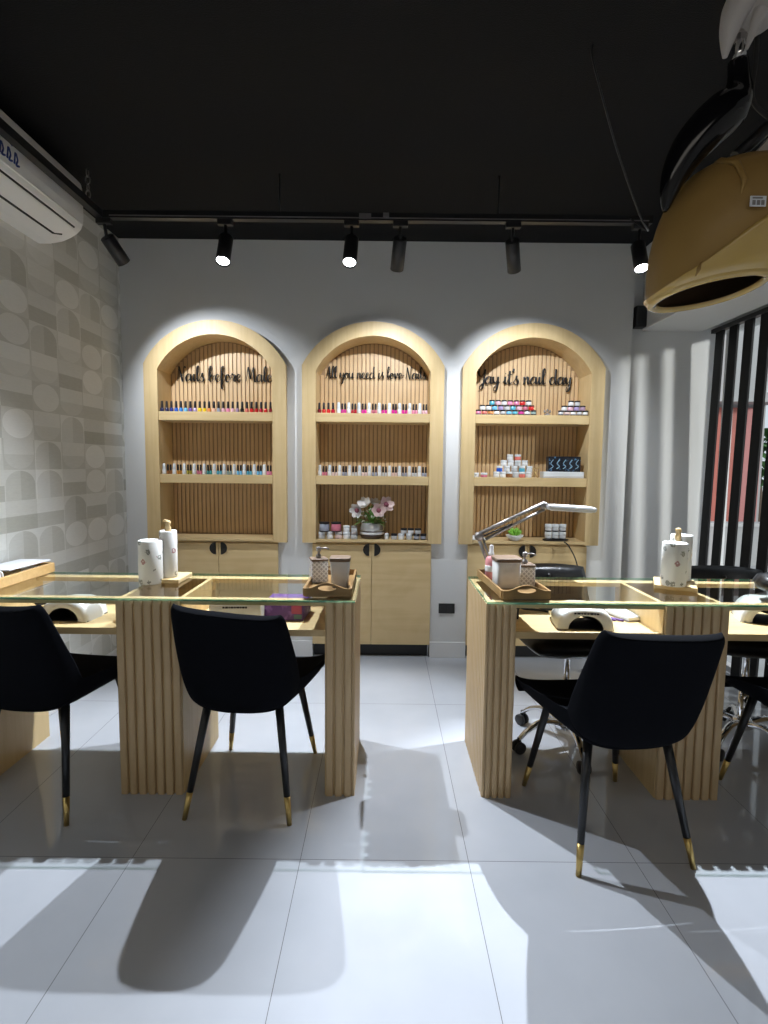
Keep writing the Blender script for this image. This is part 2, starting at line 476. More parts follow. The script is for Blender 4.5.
M['vase'] = simple('silvered_glass', (0.55, 0.55, 0.55), 0.15, 0.6, noise=0.2, nscale=20)
M['vasedark'] = simple('brown_glass_foot', (0.05, 0.03, 0.02), 0.15, noise=0.2)
M['soil'] = simple('white_bowl', (0.75, 0.72, 0.66), 0.4, noise=0.02)
M['blackjar'] = simple('black_lid', (0.010, 0.009, 0.012), 0.35, noise=0.1)
M['socket'] = simple('black_socket', (0.008, 0.008, 0.008), 0.4, noise=0.1)
M['blackbox'] = scribble_mat('black_glitter_box', (0.008, 0.010, 0.016), (0.12, 0.25, 0.42), (45, 45, 45), 0.64, 0.3)
M['sheet'] = simple('white_sheet', (0.78, 0.80, 0.82), 0.6, noise=0.01)
M['darktray'] = simple('dark_tray', (0.02, 0.015, 0.012), 0.4, noise=0.1)
M['outwhite'] = simple('outside_render', (0.36, 0.36, 0.36), 0.8, noise=0.05)
M['outred'] = simple('outside_red_panel', (0.42, 0.12, 0.09), 0.7, noise=0.08)
M['outpink'] = simple('outside_pink_panel', (0.46, 0.18, 0.17), 0.7, noise=0.08)
M['outyellow'] = simple('outside_yellow', (0.45, 0.30, 0.03), 0.7, noise=0.05)
M['outgrey'] = simple('outside_paving', (0.45, 0.45, 0.45), 0.8, noise=0.15, nscale=4)
M['outgreen'] = simple('outside_leaves', (0.06, 0.16, 0.04), 0.8, noise=0.4, nscale=9)
M['trunk'] = simple('outside_bark', (0.10, 0.07, 0.05), 0.9, noise=0.3, nscale=20)
M['outbrown'] = simple('outside_brick', (0.30, 0.14, 0.08), 0.8, noise=0.2)

# ------------------------------------------------------------------ room
XL, XR, YB, YF, ZC = -1.74, 2.22, 3.67, -2.2, 2.765
XSTEP = 1.62
arch_c = (-1.117, -0.08, 0.972)
ZS_O, R_O, H_O = 1.965, 0.282, 0.466         # outer spring, rise, half width
ZS_I, R_I, H_I = 1.930, 0.226, 0.376
def arch_path(hw, zb, zs, rise, n=28):
    R = (hw*hw + rise*rise)/(2*rise)
    zc = zs + rise - R
    a0 = math.asin(hw/R)
    p = [(-hw, zb)]
    p += [(R*math.sin(-a0 + 2*a0*i/n), zc + R*math.cos(-a0 + 2*a0*i/n)) for i in range(n+1)]
    p += [(hw, zb)]
    return p
def arch_z(x, hw, zs, rise):
    R = (hw*hw + rise*rise)/(2*rise)
    return zs + rise - R + math.sqrt(max(0, R*R - x*x))

tag(MB().bb((XL-0.1, YF, -0.1), (XR+0.02, YB+0.3, 0)).build('floor', M['floor']), kind='structure')
tag(MB().bb((XL-0.1, YF, ZC), (XR+0.3, YB+0.3, ZC+0.1)).build('ceiling', M['ceil']), kind='structure')
tag(MB().bb((XL-0.1, YF, 0), (XL, YB+0.3, ZC)).build('wall_left', M['paper']), kind='structure')
tag(MB().bb((XL-0.1, YF-0.1, 0), (XR+0.3, YF, ZC)).build('wall_front', M['wall']), kind='structure')
w = MB()
HOLE = 0.402
edges = [XL] + [c+s*HOLE for c in arch_c for s in (-1, 1)] + [XSTEP]
for i in range(0, len(edges), 2):
    w.bb((edges[i], YB, 0), (edges[i+1], YB+0.12, ZC))
for c in arch_c:
    p = [(c+x, z) for x, z in arch_path(HOLE, 1.95, 1.95, 0.25)[1:-1]]
    w.prism(p + [(c+HOLE, ZC), (c-HOLE, ZC)], 'y', YB, YB+0.12)
w.bb((XSTEP, YB+0.05, 0), (XR+0.02, YB+0.12, ZC))
w.bb((XSTEP-0.001, YB+0.001, 0), (XSTEP, YB+0.06, ZC))
tag(w.build('wall_back', M['wall']), kind='structure')
# right side: shop-front wall with a wide opening, beam above it
w = MB()
w.bb((XR, YF, 0), (XR+0.12, 2.3, ZC)); w.bb((XR, 2.3, 2.22), (XR+0.12, YB+0.12, ZC))  # unseen solid stretch before the opening, extended to keep sun off the front floor
tag(w.build('wall_right', M['wall']), kind='structure')
tag(MB().bb((1.70, 0.2, 2.225), (2.10, YB+0.05, ZC), 0.004).build('trim_1', M['wall']), kind='structure')
k = MB()
for i in range(2, len(edges)-1, 2):
    k.bb((edges[i]+0.0, YB-0.014, 0), (edges[i+1]-0.0, YB, 0.11), 0.003)
k.bb((XL, YB-0.014, 0), (edges[1], YB, 0.11), 0.003)
tag(k.build('baseboard_back', M['white']), kind='structure')
tag(MB().bb((XL, YF, 0), (XL+0.014, YB-0.016, 0.11), 0.003).build('baseboard_left', M['white']), kind='structure')

# window glass and frame
wf = MB()
for y in (2.32, 3.67): wf.bb((XR+0.03, y-0.02, 0), (XR+0.08, y+0.02, 2.22))
wf.bb((XR+0.03, 2.3, 0), (XR+0.08, 3.69, 0.04))
win = tag(wf.build('window_1', M['white']), kind='structure')
MB().bb((XR+0.052, 2.3, 0.04), (XR+0.058, 3.69, 2.22)).build('pane', M['pane'], win)

# black slat screen in front of the shop window
scr = thing('slat_screen', 'screen of tall black vertical slats across the window at right', 'screen', (2.15, 2.2, 0))
MB().bb((-0.02, 0.10, 2.198), (0.02, 1.46, 2.223)).build('top_rail', M['blackmetal'], scr)
y = 1.45
while y > 0.15:
    b = MB()
    b.prism([(y-0.040, 0.0), (y+0.040, 0.0), (y+0.040-0.06, 2.20), (y-0.040-0.06, 2.20)], 'x', -0.006, 0.006)
    b.build('slat', M['slatblack'], scr)
    y -= 0.142

# ------------------------------------------------------------------ arched shelf units + base cabinets
names = ('left', 'middle', 'right')
YFF = 3.625            # frame front
for ci, c in enumerate(arch_c):
    t = thing('arched_shelf_unit', '%s arched wood niche with the words %s' %
              (('left', '"Nails before Males"'), ('middle', '"All you need is love Nails"'), ('right', '"Yay it\'s nail day"'))[ci],
              'shelf', (c, YFF, 0.8), group='arched wall niches')
    z0 = 0.80
    outer = [(x, z-z0) for x, z in arch_path(H_O, 0.795, ZS_O, R_O)]
    inner = [(x, z-z0) for x, z in arch_path(H_I, 0.795, ZS_I, R_I)]
    MB().ring(outer, inner, 'y', 0.0, 0.05).build('arch_frame', M['wood_z'], t)
    lin_o = [(x, z-z0) for x, z in arch_path(H_I+0.014, 0.80, ZS_I+0.002, R_I+0.012)]
    MB().ring(lin_o, inner, 'y', 0.05, 0.24).build('jamb_lining', M['wood_z'], t)
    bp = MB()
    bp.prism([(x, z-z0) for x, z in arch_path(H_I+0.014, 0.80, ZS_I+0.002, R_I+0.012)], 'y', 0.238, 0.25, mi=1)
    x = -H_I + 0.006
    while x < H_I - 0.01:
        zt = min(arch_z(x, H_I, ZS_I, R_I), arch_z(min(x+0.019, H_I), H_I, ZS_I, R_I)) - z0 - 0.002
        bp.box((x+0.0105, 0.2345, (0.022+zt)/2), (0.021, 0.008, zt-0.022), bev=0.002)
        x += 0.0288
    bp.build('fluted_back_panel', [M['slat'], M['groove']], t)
    for zt, th in ((1.658, 0.058), (1.245, 0.058)):
        MB().bb((-H_I+0.001, 0.004, zt-th-z0), (H_I-0.001, 0.226, zt-z0), 0.002).build('shelf', M['wood_x'], t)
    MB().bb((-H_I+0.001, -0.002, 0.0), (H_I-0.001, 0.226, 0.02), 0.002).build('sill', M['wood_x'], t)
    # base cabinet
    hw = 0.402
    b = thing('base_cabinet', 'low two-door pale wood cabinet beneath the %s arched niche' % names[ci], 'cabinet', (c, YB-0.02, 0), group='low cabinets under the niches')
    MB().bb((-hw, 0.018, 0.09), (hw, 0.24, 0.792)).build('carcass', M['wood_z'], b)
    MB().bb((-hw+0.01, 0.05, 0.0), (hw-0.01, 0.24, 0.09)).build('plinth', M['kick'], b)
    for s in (-1, 1):
        d = MB().bb((min(s*0.0015, s*hw), 0.0, 0.092), (max(s*0.0015, s*hw), 0.018, 0.782), 0.002).build('door', M['ply'], b)
        hp = [(s*0.017, 0.748-0.042)] + [(s*(0.017+0.042*math.cos(a)), 0.748+0.042*math.sin(a)) for a in [(-PI/2+PI*i/16) for i in range(17)]]
        MB().prism(hp[1:], 'y', -0.006, 0.0005).build('handle', M['handle'], d)

# ------------------------------------------------------------------ script lettering
G = {
 'a': ([[(.78,.82),(.5,1.0),(.2,.78),(.06,.4),(.2,.04),(.48,.12),(.74,.55),(.8,.98),(.74,.4),(.84,.04),(1.06,.22)]], 1.02),
 'i': ([[(-.05,.2),(.13,.6),(.22,1.0),(.18,.4),(.3,.03),(.52,.25)], [(.26,1.36),(.27,1.46)]], .5),
 'l': ([[(-.05,.2),(.3,1.0),(.5,1.8),(.38,2.1),(.2,1.7),(.18,.6),(.3,.03),(.58,.25)]], .55),
 's': ([[(-.05,.2),(.25,.75),(.4,1.15),(.35,.75),(.6,.4),(.48,.03),(.18,.02),(.06,.2)]], .72),
 'b': ([[(-.05,.2),(.3,1.0),(.52,1.8),(.38,2.1),(.2,1.6),(.16,.3),(.38,.0),(.7,.25),(.75,.7),(.5,.92),(.3,.6)], [(.7,.7),(1.0,.8)]], .98),
 'e': ([[(-.05,.25),(.3,.42),(.6,.75),(.45,1.0),(.2,.85),(.1,.4),(.3,.03),(.58,.08),(.8,.3)]], .78),
 'f': ([[(-.05,.2),(.3,.8),(.58,1.7),(.42,2.1),(.22,1.6),(.2,0.),(.14,-.75),(.32,-.95),(.42,-.5),(.3,.1),(.7,.25)]], .68),
 'o': ([[(.5,.98),(.2,.85),(.08,.4),(.3,.02),(.6,.2),(.68,.65),(.5,.97),(.58,.78),(.9,.85)]], .86),
 'r': ([[(-.05,.3),(.15,.8),(.2,1.12),(.35,.9),(.6,.92),(.5,.4),(.6,.04),(.82,.25)]], .78),
 'n': ([[(0,.85),(.14,.95),(.18,.5),(.16,.03),(.22,.5),(.45,.97),(.65,.85),(.64,.3),(.75,.03),(.98,.25)]], .95),
 'u': ([[(0,.6),(.1,.97),(.1,.35),(.3,.03),(.6,.4),(.7,.97),(.68,.3),(.8,.03),(1.02,.25)]], .98),
 'y': ([[(0,.7),(.07,.97),(.1,.45),(.3,.15),(.6,.5),(.72,.97),(.68,0.),(.5,-.8),(.22,-.9),(.18,-.55),(.5,-.1),(.95,.3)]], .92),
 'd': ([[(.72,.82),(.42,1.0),(.12,.7),(.08,.3),(.3,.02),(.6,.25),(.8,1.2),(.86,2.05),(.78,1.0),(.78,.3),(.9,.03),(1.12,.25)]], 1.08),
 'v': ([[(0,.85),(.14,.9),(.3,.04),(.55,.5),(.6,.97),(.7,.8),(.95,.85)]], .85),
 't': ([[(-.05,.2),(.22,.9),(.34,1.75),(.26,.6),(.35,.03),(.62,.25)], [(.02,1.2),(.62,1.32)]], .6),
 "'": ([[(.24,2.05),(.16,1.6)]], .28),
 'N': ([[(.08,.02),(.2,.5),(.34,1.9),(.44,1.75),(.8,.25),(.95,.02),(1.02,.9),(1.12,1.95),(1.34,1.85)]], 1.3),
 'M': ([[(.1,.02),(.22,.6),(.4,1.9),(.5,1.75),(.72,.6),(.8,.5),(1.12,1.75),(1.22,1.85),(1.3,.5),(1.45,.02),(1.7,.25)]], 1.62),
 'A': ([[(0,.05),(.2,.2),(.62,1.8),(.76,1.9),(.84,.6),(.98,.03),(1.22,.25)], [(.22,.72),(1.02,.8)]], 1.18),
 'Y': ([[(0,1.8),(.08,1.95),(.12,1.35),(.4,1.0),(.78,1.4),(.98,1.95),(.88,.8),(.62,-.55),(.3,-.7),(.3,-.3),(.9,.3)]], 1.0),
}
def lettering(text, x0, x1, zbase, yy, hscale, label, pen, strike=None):
    adv = 0; lay = []
    for ch in text:
        if ch == ' ': adv += .55; continue
        lay.append((ch, adv)); adv += G[ch][1]
    sx = (x1-x0)/adv
    t = thing('wall_lettering', label, 'lettering', (x0, yy, zbase), group='black script wall lettering')
    words = text.split(' ')
    li = 0
    for wd in words:
        m = MB(); wx0 = None
        for ch in wd:
            c, ax = lay[li]; li += 1
            if wx0 is None: wx0 = ax
            for st in G[c][0]:
                pts = catmull([Vector(((ax+px)*sx, 0, pz*hscale)) for px, pz in st], 5)
                rad = []
                for i, p in enumerate(pts):
                    d = pts[min(i+1, len(pts)-1)] - pts[max(i-1, 0)]
                    dn = max(0, -d.z/(d.length+1e-9))
                    rad.append(pen*(0.5+0.75*dn))
                m.tube(pts, rad, 6)
            wx1 = ax + G[c][1]
        if wd == strike:
            m.tube([((wx0-.1)*sx, 0, .5*hscale), ((wx1+.35)*sx, 0, .55*hscale)], pen*0.8, 6)
        o = m.build('word', M['letter'], t)
    return t
yl = YFF + 0.216
lettering('Nails before Males', -1.447, -0.750, 1.884, yl, 0.050, 'black script words "Nails before Males" on the left niche back', 0.0050)
lettering('All you need is love Nails', -0.415, 0.282, 1.915, yl, 0.039, 'black script words "All you need is love Nails" with love struck through', 0.0042, strike='love')
lettering("Yay it's nail day", 0.640, 1.292, 1.887, yl, 0.051, 'black script words "Yay it\'s nail day" in the right niche', 0.0060)

# ------------------------------------------------------------------ bottles and jars (shared meshes, one object each)
POL = {'navy': (0.012, 0.016, 0.07), 'dark blue': (0.015, 0.03, 0.2), 'royal blue': (0.02, 0.10, 0.5), 'bright blue': (0.04, 0.22, 0.65), 'sky blue': (0.18, 0.50, 0.75),
       'turquoise': (0.10, 0.42, 0.55), 'purple': (0.16, 0.09, 0.35), 'lilac': (0.38, 0.30, 0.52), 'yellow': (0.80, 0.55, 0.02), 'orange': (0.75, 0.28, 0.08),
       'peach': (0.75, 0.45, 0.33), 'grey': (0.30, 0.32, 0.38), 'mauve': (0.42, 0.28, 0.38), 'pale pink': (0.75, 0.45, 0.52), 'pink': (0.78, 0.25, 0.40), 'rose': (0.55, 0.16, 0.22),
       'black': (0.012, 0.012, 0.014), 'white': (0.78, 0.77, 0.76), 'red': (0.60, 0.02, 0.02), 'crimson': (0.42, 0.01, 0.03), 'dark red': (0.22, 0.008, 0.02),
       'brown': (0.25, 0.10, 0.03), 'olive': (0.32, 0.28, 0.03), 'teal': (0.05, 0.28, 0.27), 'magenta': (0.62, 0.03, 0.28), 'green grey': (0.25, 0.35, 0.33),
       'silver': (0.55, 0.55, 0.55), 'blush': (0.70, 0.52, 0.48), 'coral': (0.72, 0.18, 0.14), 'amber': (0.45, 0.20, 0.03)}
_pm = {}
def polmat(c):
    if c not in _pm: _pm[c] = simple('polish_'+c.replace(' ', '_'), POL[c], 0.18, coat=0.5, noise=0.04)
    return _pm[c]
_mc = {}
def cached(key, fn):
    if key not in _mc: _mc[key] = fn()
    return _mc[key]
def bottle_body(r, h, sq):
    def f():
        m = MB(); m.lathe([(r*0.9, 0), (r, 0.003), (r, h*0.82), (r*0.75, h*0.94), (r*0.5, h)], seg=8 if sq else 12)
        return m.mesh('bottle_body')
    return f
def colour_copy(key, me, mat):
    k = key + (mat.name,)
    if k not in _mc:
        q = me.copy(); q.materials.clear(); q.materials.append(mat); _mc[k] = q
    return _mc[k]
def bottle(loc, colour, cap, label, group, r=0.0128, bh=0.026, ch=0.044, cr=0.0084, name='nail_polish_bottle'):
    t = thing(name, label, 'bottle', loc, rnd.uniform(-.2, .2), group)
    body = cached(('body', r, bh), bottle_body(r, bh, False))
    capm = cached(('cap', cr, ch), lambda: MB().lathe([(cr, 0), (cr*1.02, 0.002), (cr*0.86, ch-0.003), (cr*0.7, ch)], seg=10).mesh('cap'))
    link('body', colour_copy(('body', r, bh), body, polmat(colour)), None, t)
    link('cap', colour_copy(('cap', cr, ch), capm, cap), None, t, (0, 0, bh-0.001))
    return t
ORD = ['first', 'second', 'third', 'fourth', 'fifth', 'sixth', 'seventh', 'eighth', 'ninth', 'tenth', 'eleventh', 'twelfth', 'thirteenth', 'fourteenth', 'fifteenth', 'sixteenth', 'seventeenth',
       'eighteenth', 'nineteenth', 'twentieth', 'twenty-first', 'twenty-second', 'twenty-third', 'twenty-fourth', 'twenty-fifth', 'twenty-sixth', 'twenty-seventh', 'twenty-eighth', 'twenty-ninth',
       'thirtieth', 'thirty-first', 'thirty-second', 'thirty-third', 'thirty-fourth', 'thirty-fifth', 'thirty-sixth']
def art(c): return 'an' if c[0] in 'aeiou' else 'a'
YS = YFF + 0.030          # row near the shelf front
Z1, Z2, Z3 = 1.658, 1.245, 0.820
# left niche, top shelf: 23 black-capped bottles
cols = ['navy', 'navy', 'dark blue', 'royal blue', 'bright blue', 'sky blue', 'purple', 'lilac', 'yellow', 'yellow', 'orange', 'peach', 'grey', 'pale pink', 'pink', 'pale pink', 'mauve', 'black', 'coral',
        'red', 'red', 'crimson', 'red', 'dark red']
n = len(cols); x0, x1 = -1.117-0.360, -1.117+0.358
for i, cc in enumerate(cols):
    bottle((x0+(x1-x0)*i/(n-1), YS, Z1), cc, M['blackjar'], '%s polish bottle with black cap, %s from left, left niche top shelf' % (cc, ORD[i]), 'polish bottles on the left niche top shelf')
def trio_row(x0, x1, ngrp, z, cols, shelf, group, k=0):
    pitch = (x1-x0)/ngrp
    for g_ in range(ngrp):
        cc = cols[g_ % len(cols)]
        for j, (dx, wide) in enumerate(((0.19, True), (0.55, False), (0.83, False))):
            x = x0 + pitch*(g_+dx)
            if wide:
                bottle((x, YS, z), 'white', M['whitebox'], 'wide white polish bottle, %s from left, %s' % (ORD[k], shelf), group,
                       r=0.0125, bh=0.036, ch=0.036, cr=0.0105)
            else:
                bottle((x, YS, z), cc, M['blackjar'], 'narrow %s polish bottle with dark cap, %s from left, %s' % (cc, ORD[k], shelf), group,
                       r=0.0088, bh=0.026, ch=0.040, cr=0.0072)
            k += 1
trio_row(-1.117-0.368, -1.117+0.368, 11, Z2, ['brown', 'amber', 'olive', 'rose', 'teal', 'turquoise', 'green grey', 'sky blue', 'turquoise', 'sky blue', 'pink'], 'left niche lower shelf', 'polish bottles on the left niche lower shelf')
cols = ['dark red', 'red', 'red', 'crimson']
for i, cc in enumerate(cols):
    bottle((-0.08-0.355+0.030*i, YS, Z1), cc, M['blackjar'], '%s polish bottle with black cap, %s from left, middle niche top shelf' % (cc, ORD[i]), 'polish bottles on the middle niche top shelf')
trio_row(-0.08-0.24, -0.08+0.365, 9, Z1, ['magenta', 'crimson', 'magenta', 'rose', 'magenta', 'magenta', 'magenta', 'pink', 'pale pink'], 'middle niche top shelf', 'polish bottles on the middle niche top shelf', 4)
trio_row(-0.08-0.365, -0.08+0.368, 11, Z2, ['rose', 'blush', 'grey', 'silver', 'blush', 'grey', 'silver', 'blush', 'grey', 'silver', 'grey'], 'middle niche lower shelf', 'polish bottles on the middle niche lower shelf')

def jar(loc, colour, lid, label, group, r=0.018, h=0.026, lh=0.008, base=None, cat='jar', name='nail_powder_jar', seg=14):
    t = thing(name, label, cat, loc, 0, group)
    bh = h - lh
    if base:
        link('base_band', colour_copy(('bb', r), cached(('bb', r), lambda: MB().lathe([(r*0.98, 0), (r*1.02, 0.001), (r*1.02, 0.007), (r*0.98, 0.008)], seg=seg).mesh('base_band')), base), None, t)
    bm_ = cached(('jb', r, bh), lambda: MB().lathe([(r*0.92, 0), (r, 0.002), (r, bh-0.003), (r*0.85, bh)], seg=seg).mesh('body'))
    lm_ = cached(('jl', r, lh), lambda: MB().lathe([(r*1.0, 0), (r*1.03, 0.001), (r*1.03, lh-0.002), (r*0.95, lh)], seg=seg).mesh('lid'))
    link('body', colour_copy(('jb', r, bh), bm_, polmat(colour)), None, t)
    link('lid', colour_copy(('jl', r, lh), lm_, lid), None, t, (0, 0, bh))
    return t
# right niche, top shelf: two stepped piles of little jars
def pile(rows, zb, r, h, lh, label, group, lid, basemat=None, yy=YS, name='nail_powder_jar'):
    for ri, (xs, cs) in enumerate(rows):
        rn = {3: ['bottom row', 'middle row', 'top row'], 2: ['bottom row', 'top row'], 4: ['bottom row', 'second row up', 'third row up', 'top row']}[len(rows)][ri]
        for i, x in enumerate(xs):
            jar((x, yy + 0.004*ri, zb + ri*h), cs[i % len(cs)], lid, '%s jar, %s from left, %s of %s' % (cs[i % len(cs)], ORD[i], rn, label), group, r, h, lh, basemat if ri == 0 else None, name=name)
XA = lambda px: 0.972 + (px-531.0)/545*3.66     # shelf pixel columns measured on the photo, turned once into metres
def sp(x0, d, n): return [x0 + d*i for i in range(n)]
pile([(sp(0.618, 0.0405, 10), ['pink', 'coral', 'orange', 'white', 'silver', 'sky blue', 'turquoise', 'magenta', 'white', 'green grey']),
      (sp(0.645, 0.0405, 9), ['white', 'white', 'sky blue', 'lilac', 'silver', 'turquoise', 'pale pink', 'rose', 'red']),
      (sp(0.708, 0.0405, 7), ['turquoise', 'pale pink', 'white', 'pink', 'pink', 'red', 'white'])],
     Z1, 0.0185, 0.0325, 0.009, 'larger pile, right niche top shelf', 'left jar pile on the right niche top shelf', M['blackjar'], M['blackjar'])
pile([(sp(1.165, 0.0405, 5), ['silver', 'blush', 'white', 'silver', 'white']),
      (sp(1.188, 0.0405, 4), ['white', 'pale pink', 'lilac', 'mauve']),
      (sp(1.232, 0.0425, 2), ['white', 'silver'])],
     Z1, 0.0185, 0.0325, 0.009, 'smaller pile, right niche top shelf', 'right jar pile on the right niche top shelf', M['blackjar'], M['blackjar'])
# little figure between the piles
t = thing('ornament', 'tiny grey ornament between the two jar piles, right niche top shelf', 'ornament', (1.075, YS, Z1))
MB().lathe([(0.022, 0), (0.024, 0.003), (0.018, 0.008), (0.006, 0.012), (0.006, 0.02)], seg=14).build('foot', M['metal_grey'], t)
m = MB()
for dx in (-0.018, 0, 0.018):
    m.lathe([(0.001, 0), (0.008, 0.006), (0.006, 0.014), (0.001, 0.022)], (dx, 0, 0.016 + (0.006 if dx == 0 else 0)), 8)
m.tube([(-0.018, 0, 0.018), (0, 0, 0.015), (0.018, 0, 0.018)], 0.003, 6)
m.build('crown', M['metal_grey'], t)
# right niche lower shelf
for i, (x, cc) in enumerate(((0.612, 'white'), (0.668, 'rose'))):
    jar((x, YS+0.01, Z2), cc, M['whitebox'], ('white' if i == 0 else 'rose') + ' low jar with white lid, far left on right niche lower shelf', 'low jars on the right niche lower shelf', 0.0225, 0.030, 0.013, name='cream_jar')
pile([(sp(0.752, 0.043, 6), ['white', 'white', 'brown', 'silver', 'coral', 'white']),
      (sp(0.772, 0.050, 5), ['royal blue', 'white', 'silver', 'turquoise', 'white']),
      (sp(0.800, 0.047, 4), ['white', 'white', 'silver', 'white']),
      (sp(0.842, 0.052, 2), ['white', 'coral'])],
     Z2, 0.0205, 0.0385, 0.014, 'white pyramid, right niche lower shelf', 'jar pyramid on the right niche lower shelf', M['whitebox'], None, YS+0.012, name='white_jar')
t = thing('trinket_stand', 'small gold cross-legged trinket stand beside the white box', 'ornament', (1.012, YS+0.01, Z2))
MB().tube([(-0.018, 0, 0.002), (0.016, 0, 0.05)], 0.003, 6).tube([(0.018, 0, 0.002), (-0.014, 0, 0.05)], 0.003, 6).build('crossed_legs', M['gold'], t)
MB().tube(catmull([(-0.014, 0, 0.05), (0, 0, 0.066), (0.018, 0, 0.062), (0.02, 0, 0.075)], 5), 0.0022, 6).build('loop', M['gold'], t)
t = thing('display_box', 'long white box lying under the black glittery box, right niche', 'box', (1.195, YS+0.03, Z2))
MB().bb((-0.135, -0.045, 0), (0.135, 0.045, 0.042), 0.003).build('carton', M['whitebox'], t)
MB().bb((-0.128, -0.0465, 0.004), (0.128, -0.0445, 0.012)).build('lid_line', M['clearcap'], t)
t = thing('gift_box', 'black box with blue glitter swirls standing on the white box', 'box', (1.205, YS+0.035, Z2+0.042))
MB().bb((-0.108, -0.03, 0), (0.108, 0.03, 0.102), 0.003).build('carton', M['blackbox'], t)
m = MB()
for i in range(5):
    xx = -0.085+0.042*i
    m.tube(catmull([(xx-0.01, -0.0315, 0.02), (xx+0.008, -0.0315, 0.035), (xx-0.008, -0.0315, 0.055), (xx+0.008, -0.0315, 0.08)], 4), 0.0035 if i % 2 else 0.0028, 5)
m.build('swirl_print', simple('pale_blue_glitter', (0.25, 0.42, 0.55), 0.3, noise=0.2, nscale=80), t)
# right niche sill
t = thing('folded_cloth', 'crumpled white cloth at the left of the right niche sill', 'cloth', (0.63, YS+0.03, Z3))
m = MB()
rows = []
for j in range(9):
    rows.append([(-0.07+0.14*i/11, -0.03+0.07*j/8, 0.004+0.032*max(0, math.sin(PI*i/11))*max(0, math.sin(PI*j/8))*(0.7+0.3*math.sin(3.1*i+1.7*j))) for i in range(12)])
m.grid(rows); rows2 = [[(p[0], p[1], 0.0005) for p in r] for r in rows]; m.grid(rows2)
m.build('cloth_folds', M['sheet'], t)
t = thing('succulent_bowl', 'bright green succulent in a white bowl on the right niche sill', 'plant', (0.885, YS+0.005, Z3)); t.scale = (1.3, 1.3, 1.3)
MB().lathe([(0.020, 0), (0.024, 0.002), (0.042, 0.020), (0.045, 0.030), (0.041, 0.030), (0.036, 0.022), (0.0, 0.020)], seg=24).build('bowl', M['soil'], t)
m = MB()
for k in range(22):
    a = k*2.4; rr = 0.008+0.022*(k/22); el = 1.25-0.8*(k/22)
    d = Vector((math.cos(a)*math.cos(el), math.sin(a)*math.cos(el), math.sin(el)))
    o = Vector((0, 0, 0.024))
    m.tube([o, o+d*0.018, o+d*0.034, o+d*0.046], [0.004, 0.008, 0.007, 0.001], 6)
m.build('rosette', M['succ'], t)
for r_ in range(2):
    for c_ in range(3):
        jar((1.112+0.0485*c_, YS-0.012+0.02, Z3+0.012+0.052*r_), 'silver', M['whitebox'], 'silver jar, %s of the %s row, block of six on right niche sill' % (('left', 'middle', 'right')[c_], ('bottom', 'top')[r_]),
            'six clear jars on the right niche sill', 0.0225, 0.050, 0.022, M['blackjar'] , name='bead_jar')
t = thing('serving_tray', 'small dark oval tray under the six clear jars', 'tray', (1.162, YS+0.008, Z3))
MB().lathe([(0.075, 0), (0.085, 0.004), (0.088, 0.012), (0.084, 0.012), (0.08, 0.006), (0, 0.005)], seg=28, sy=0.45).build('tray_dish', M['darktray'], t)

# middle niche sill: jars left and right, flowers in the middle
gl = 'small jars on the middle niche sill'
for i, (x, cc, lid) in enumerate(((-0.418, 'silver', 'whitebox'), (-0.362, 'white', 'clearcap'), (-0.306, 'blush', 'clearcap'), (-0.250, 'white', 'whitebox'), (-0.200, 'silver', 'metal_grey'))):
    jar((x, YS, Z3), cc, M[lid], '%s lidded jar, %s from left, bottom row left of the flower vase' % (('white', 'pale', 'pale', 'white', 'grey')[i], ORD[i]), gl, 0.0235, 0.048, 0.018, name='bead_jar')
for i, (x, cc) in enumerate(((-0.402, 'grey'), (-0.322, 'rose'))):
    jar((x, YS+0.002, Z3+0.048), cc, M['blackjar'], 'wide black-lidded jar of %s powder on the jars left of the flowers' % ('grey', 'rose')[i], gl, 0.034, 0.066, 0.012, M['blackjar'], name='powder_jar')
for i, (x, cc) in enumerate(((-0.252, 'white'), (-0.200, 'silver'))):
    jar((x, YS, Z3+0.048), cc, M['whitebox' if i == 0 else 'metal_grey'], '%s-lidded jar stacked %s beside the flower vase' % (('white', 'grey')[i], ('second left', 'directly left')[i]), gl, 0.021, 0.042, 0.014, name='bead_jar')
for i, (x, cc) in enumerate(((0.020, 'white'), (0.070, 'silver'), (0.118, 'white'), (0.172, 'silver'), (0.222, 'grey'), (0.268, 'grey'))):
    jar((x, YS, Z3), cc, M['blackjar' if i in (1, 4, 5) else 'whitebox'], '%s jar, %s in the bottom row right of the flower vase' % (cc, ORD[i]), gl, 0.020 if i else 0.014, 0.040, 0.014, M['blackjar'] if i > 3 else None, name='bead_jar')
for i, x in enumerate((0.135, 0.182, 0.230)):
    jar((x, YS+0.003, Z3+0.040), ('silver', 'white', 'silver')[i], M['blackjar'], 'black-lidded jar, %s in the top row right of the flower vase' % ORD[i], gl, 0.021, 0.036, 0.012, name='bead_jar')

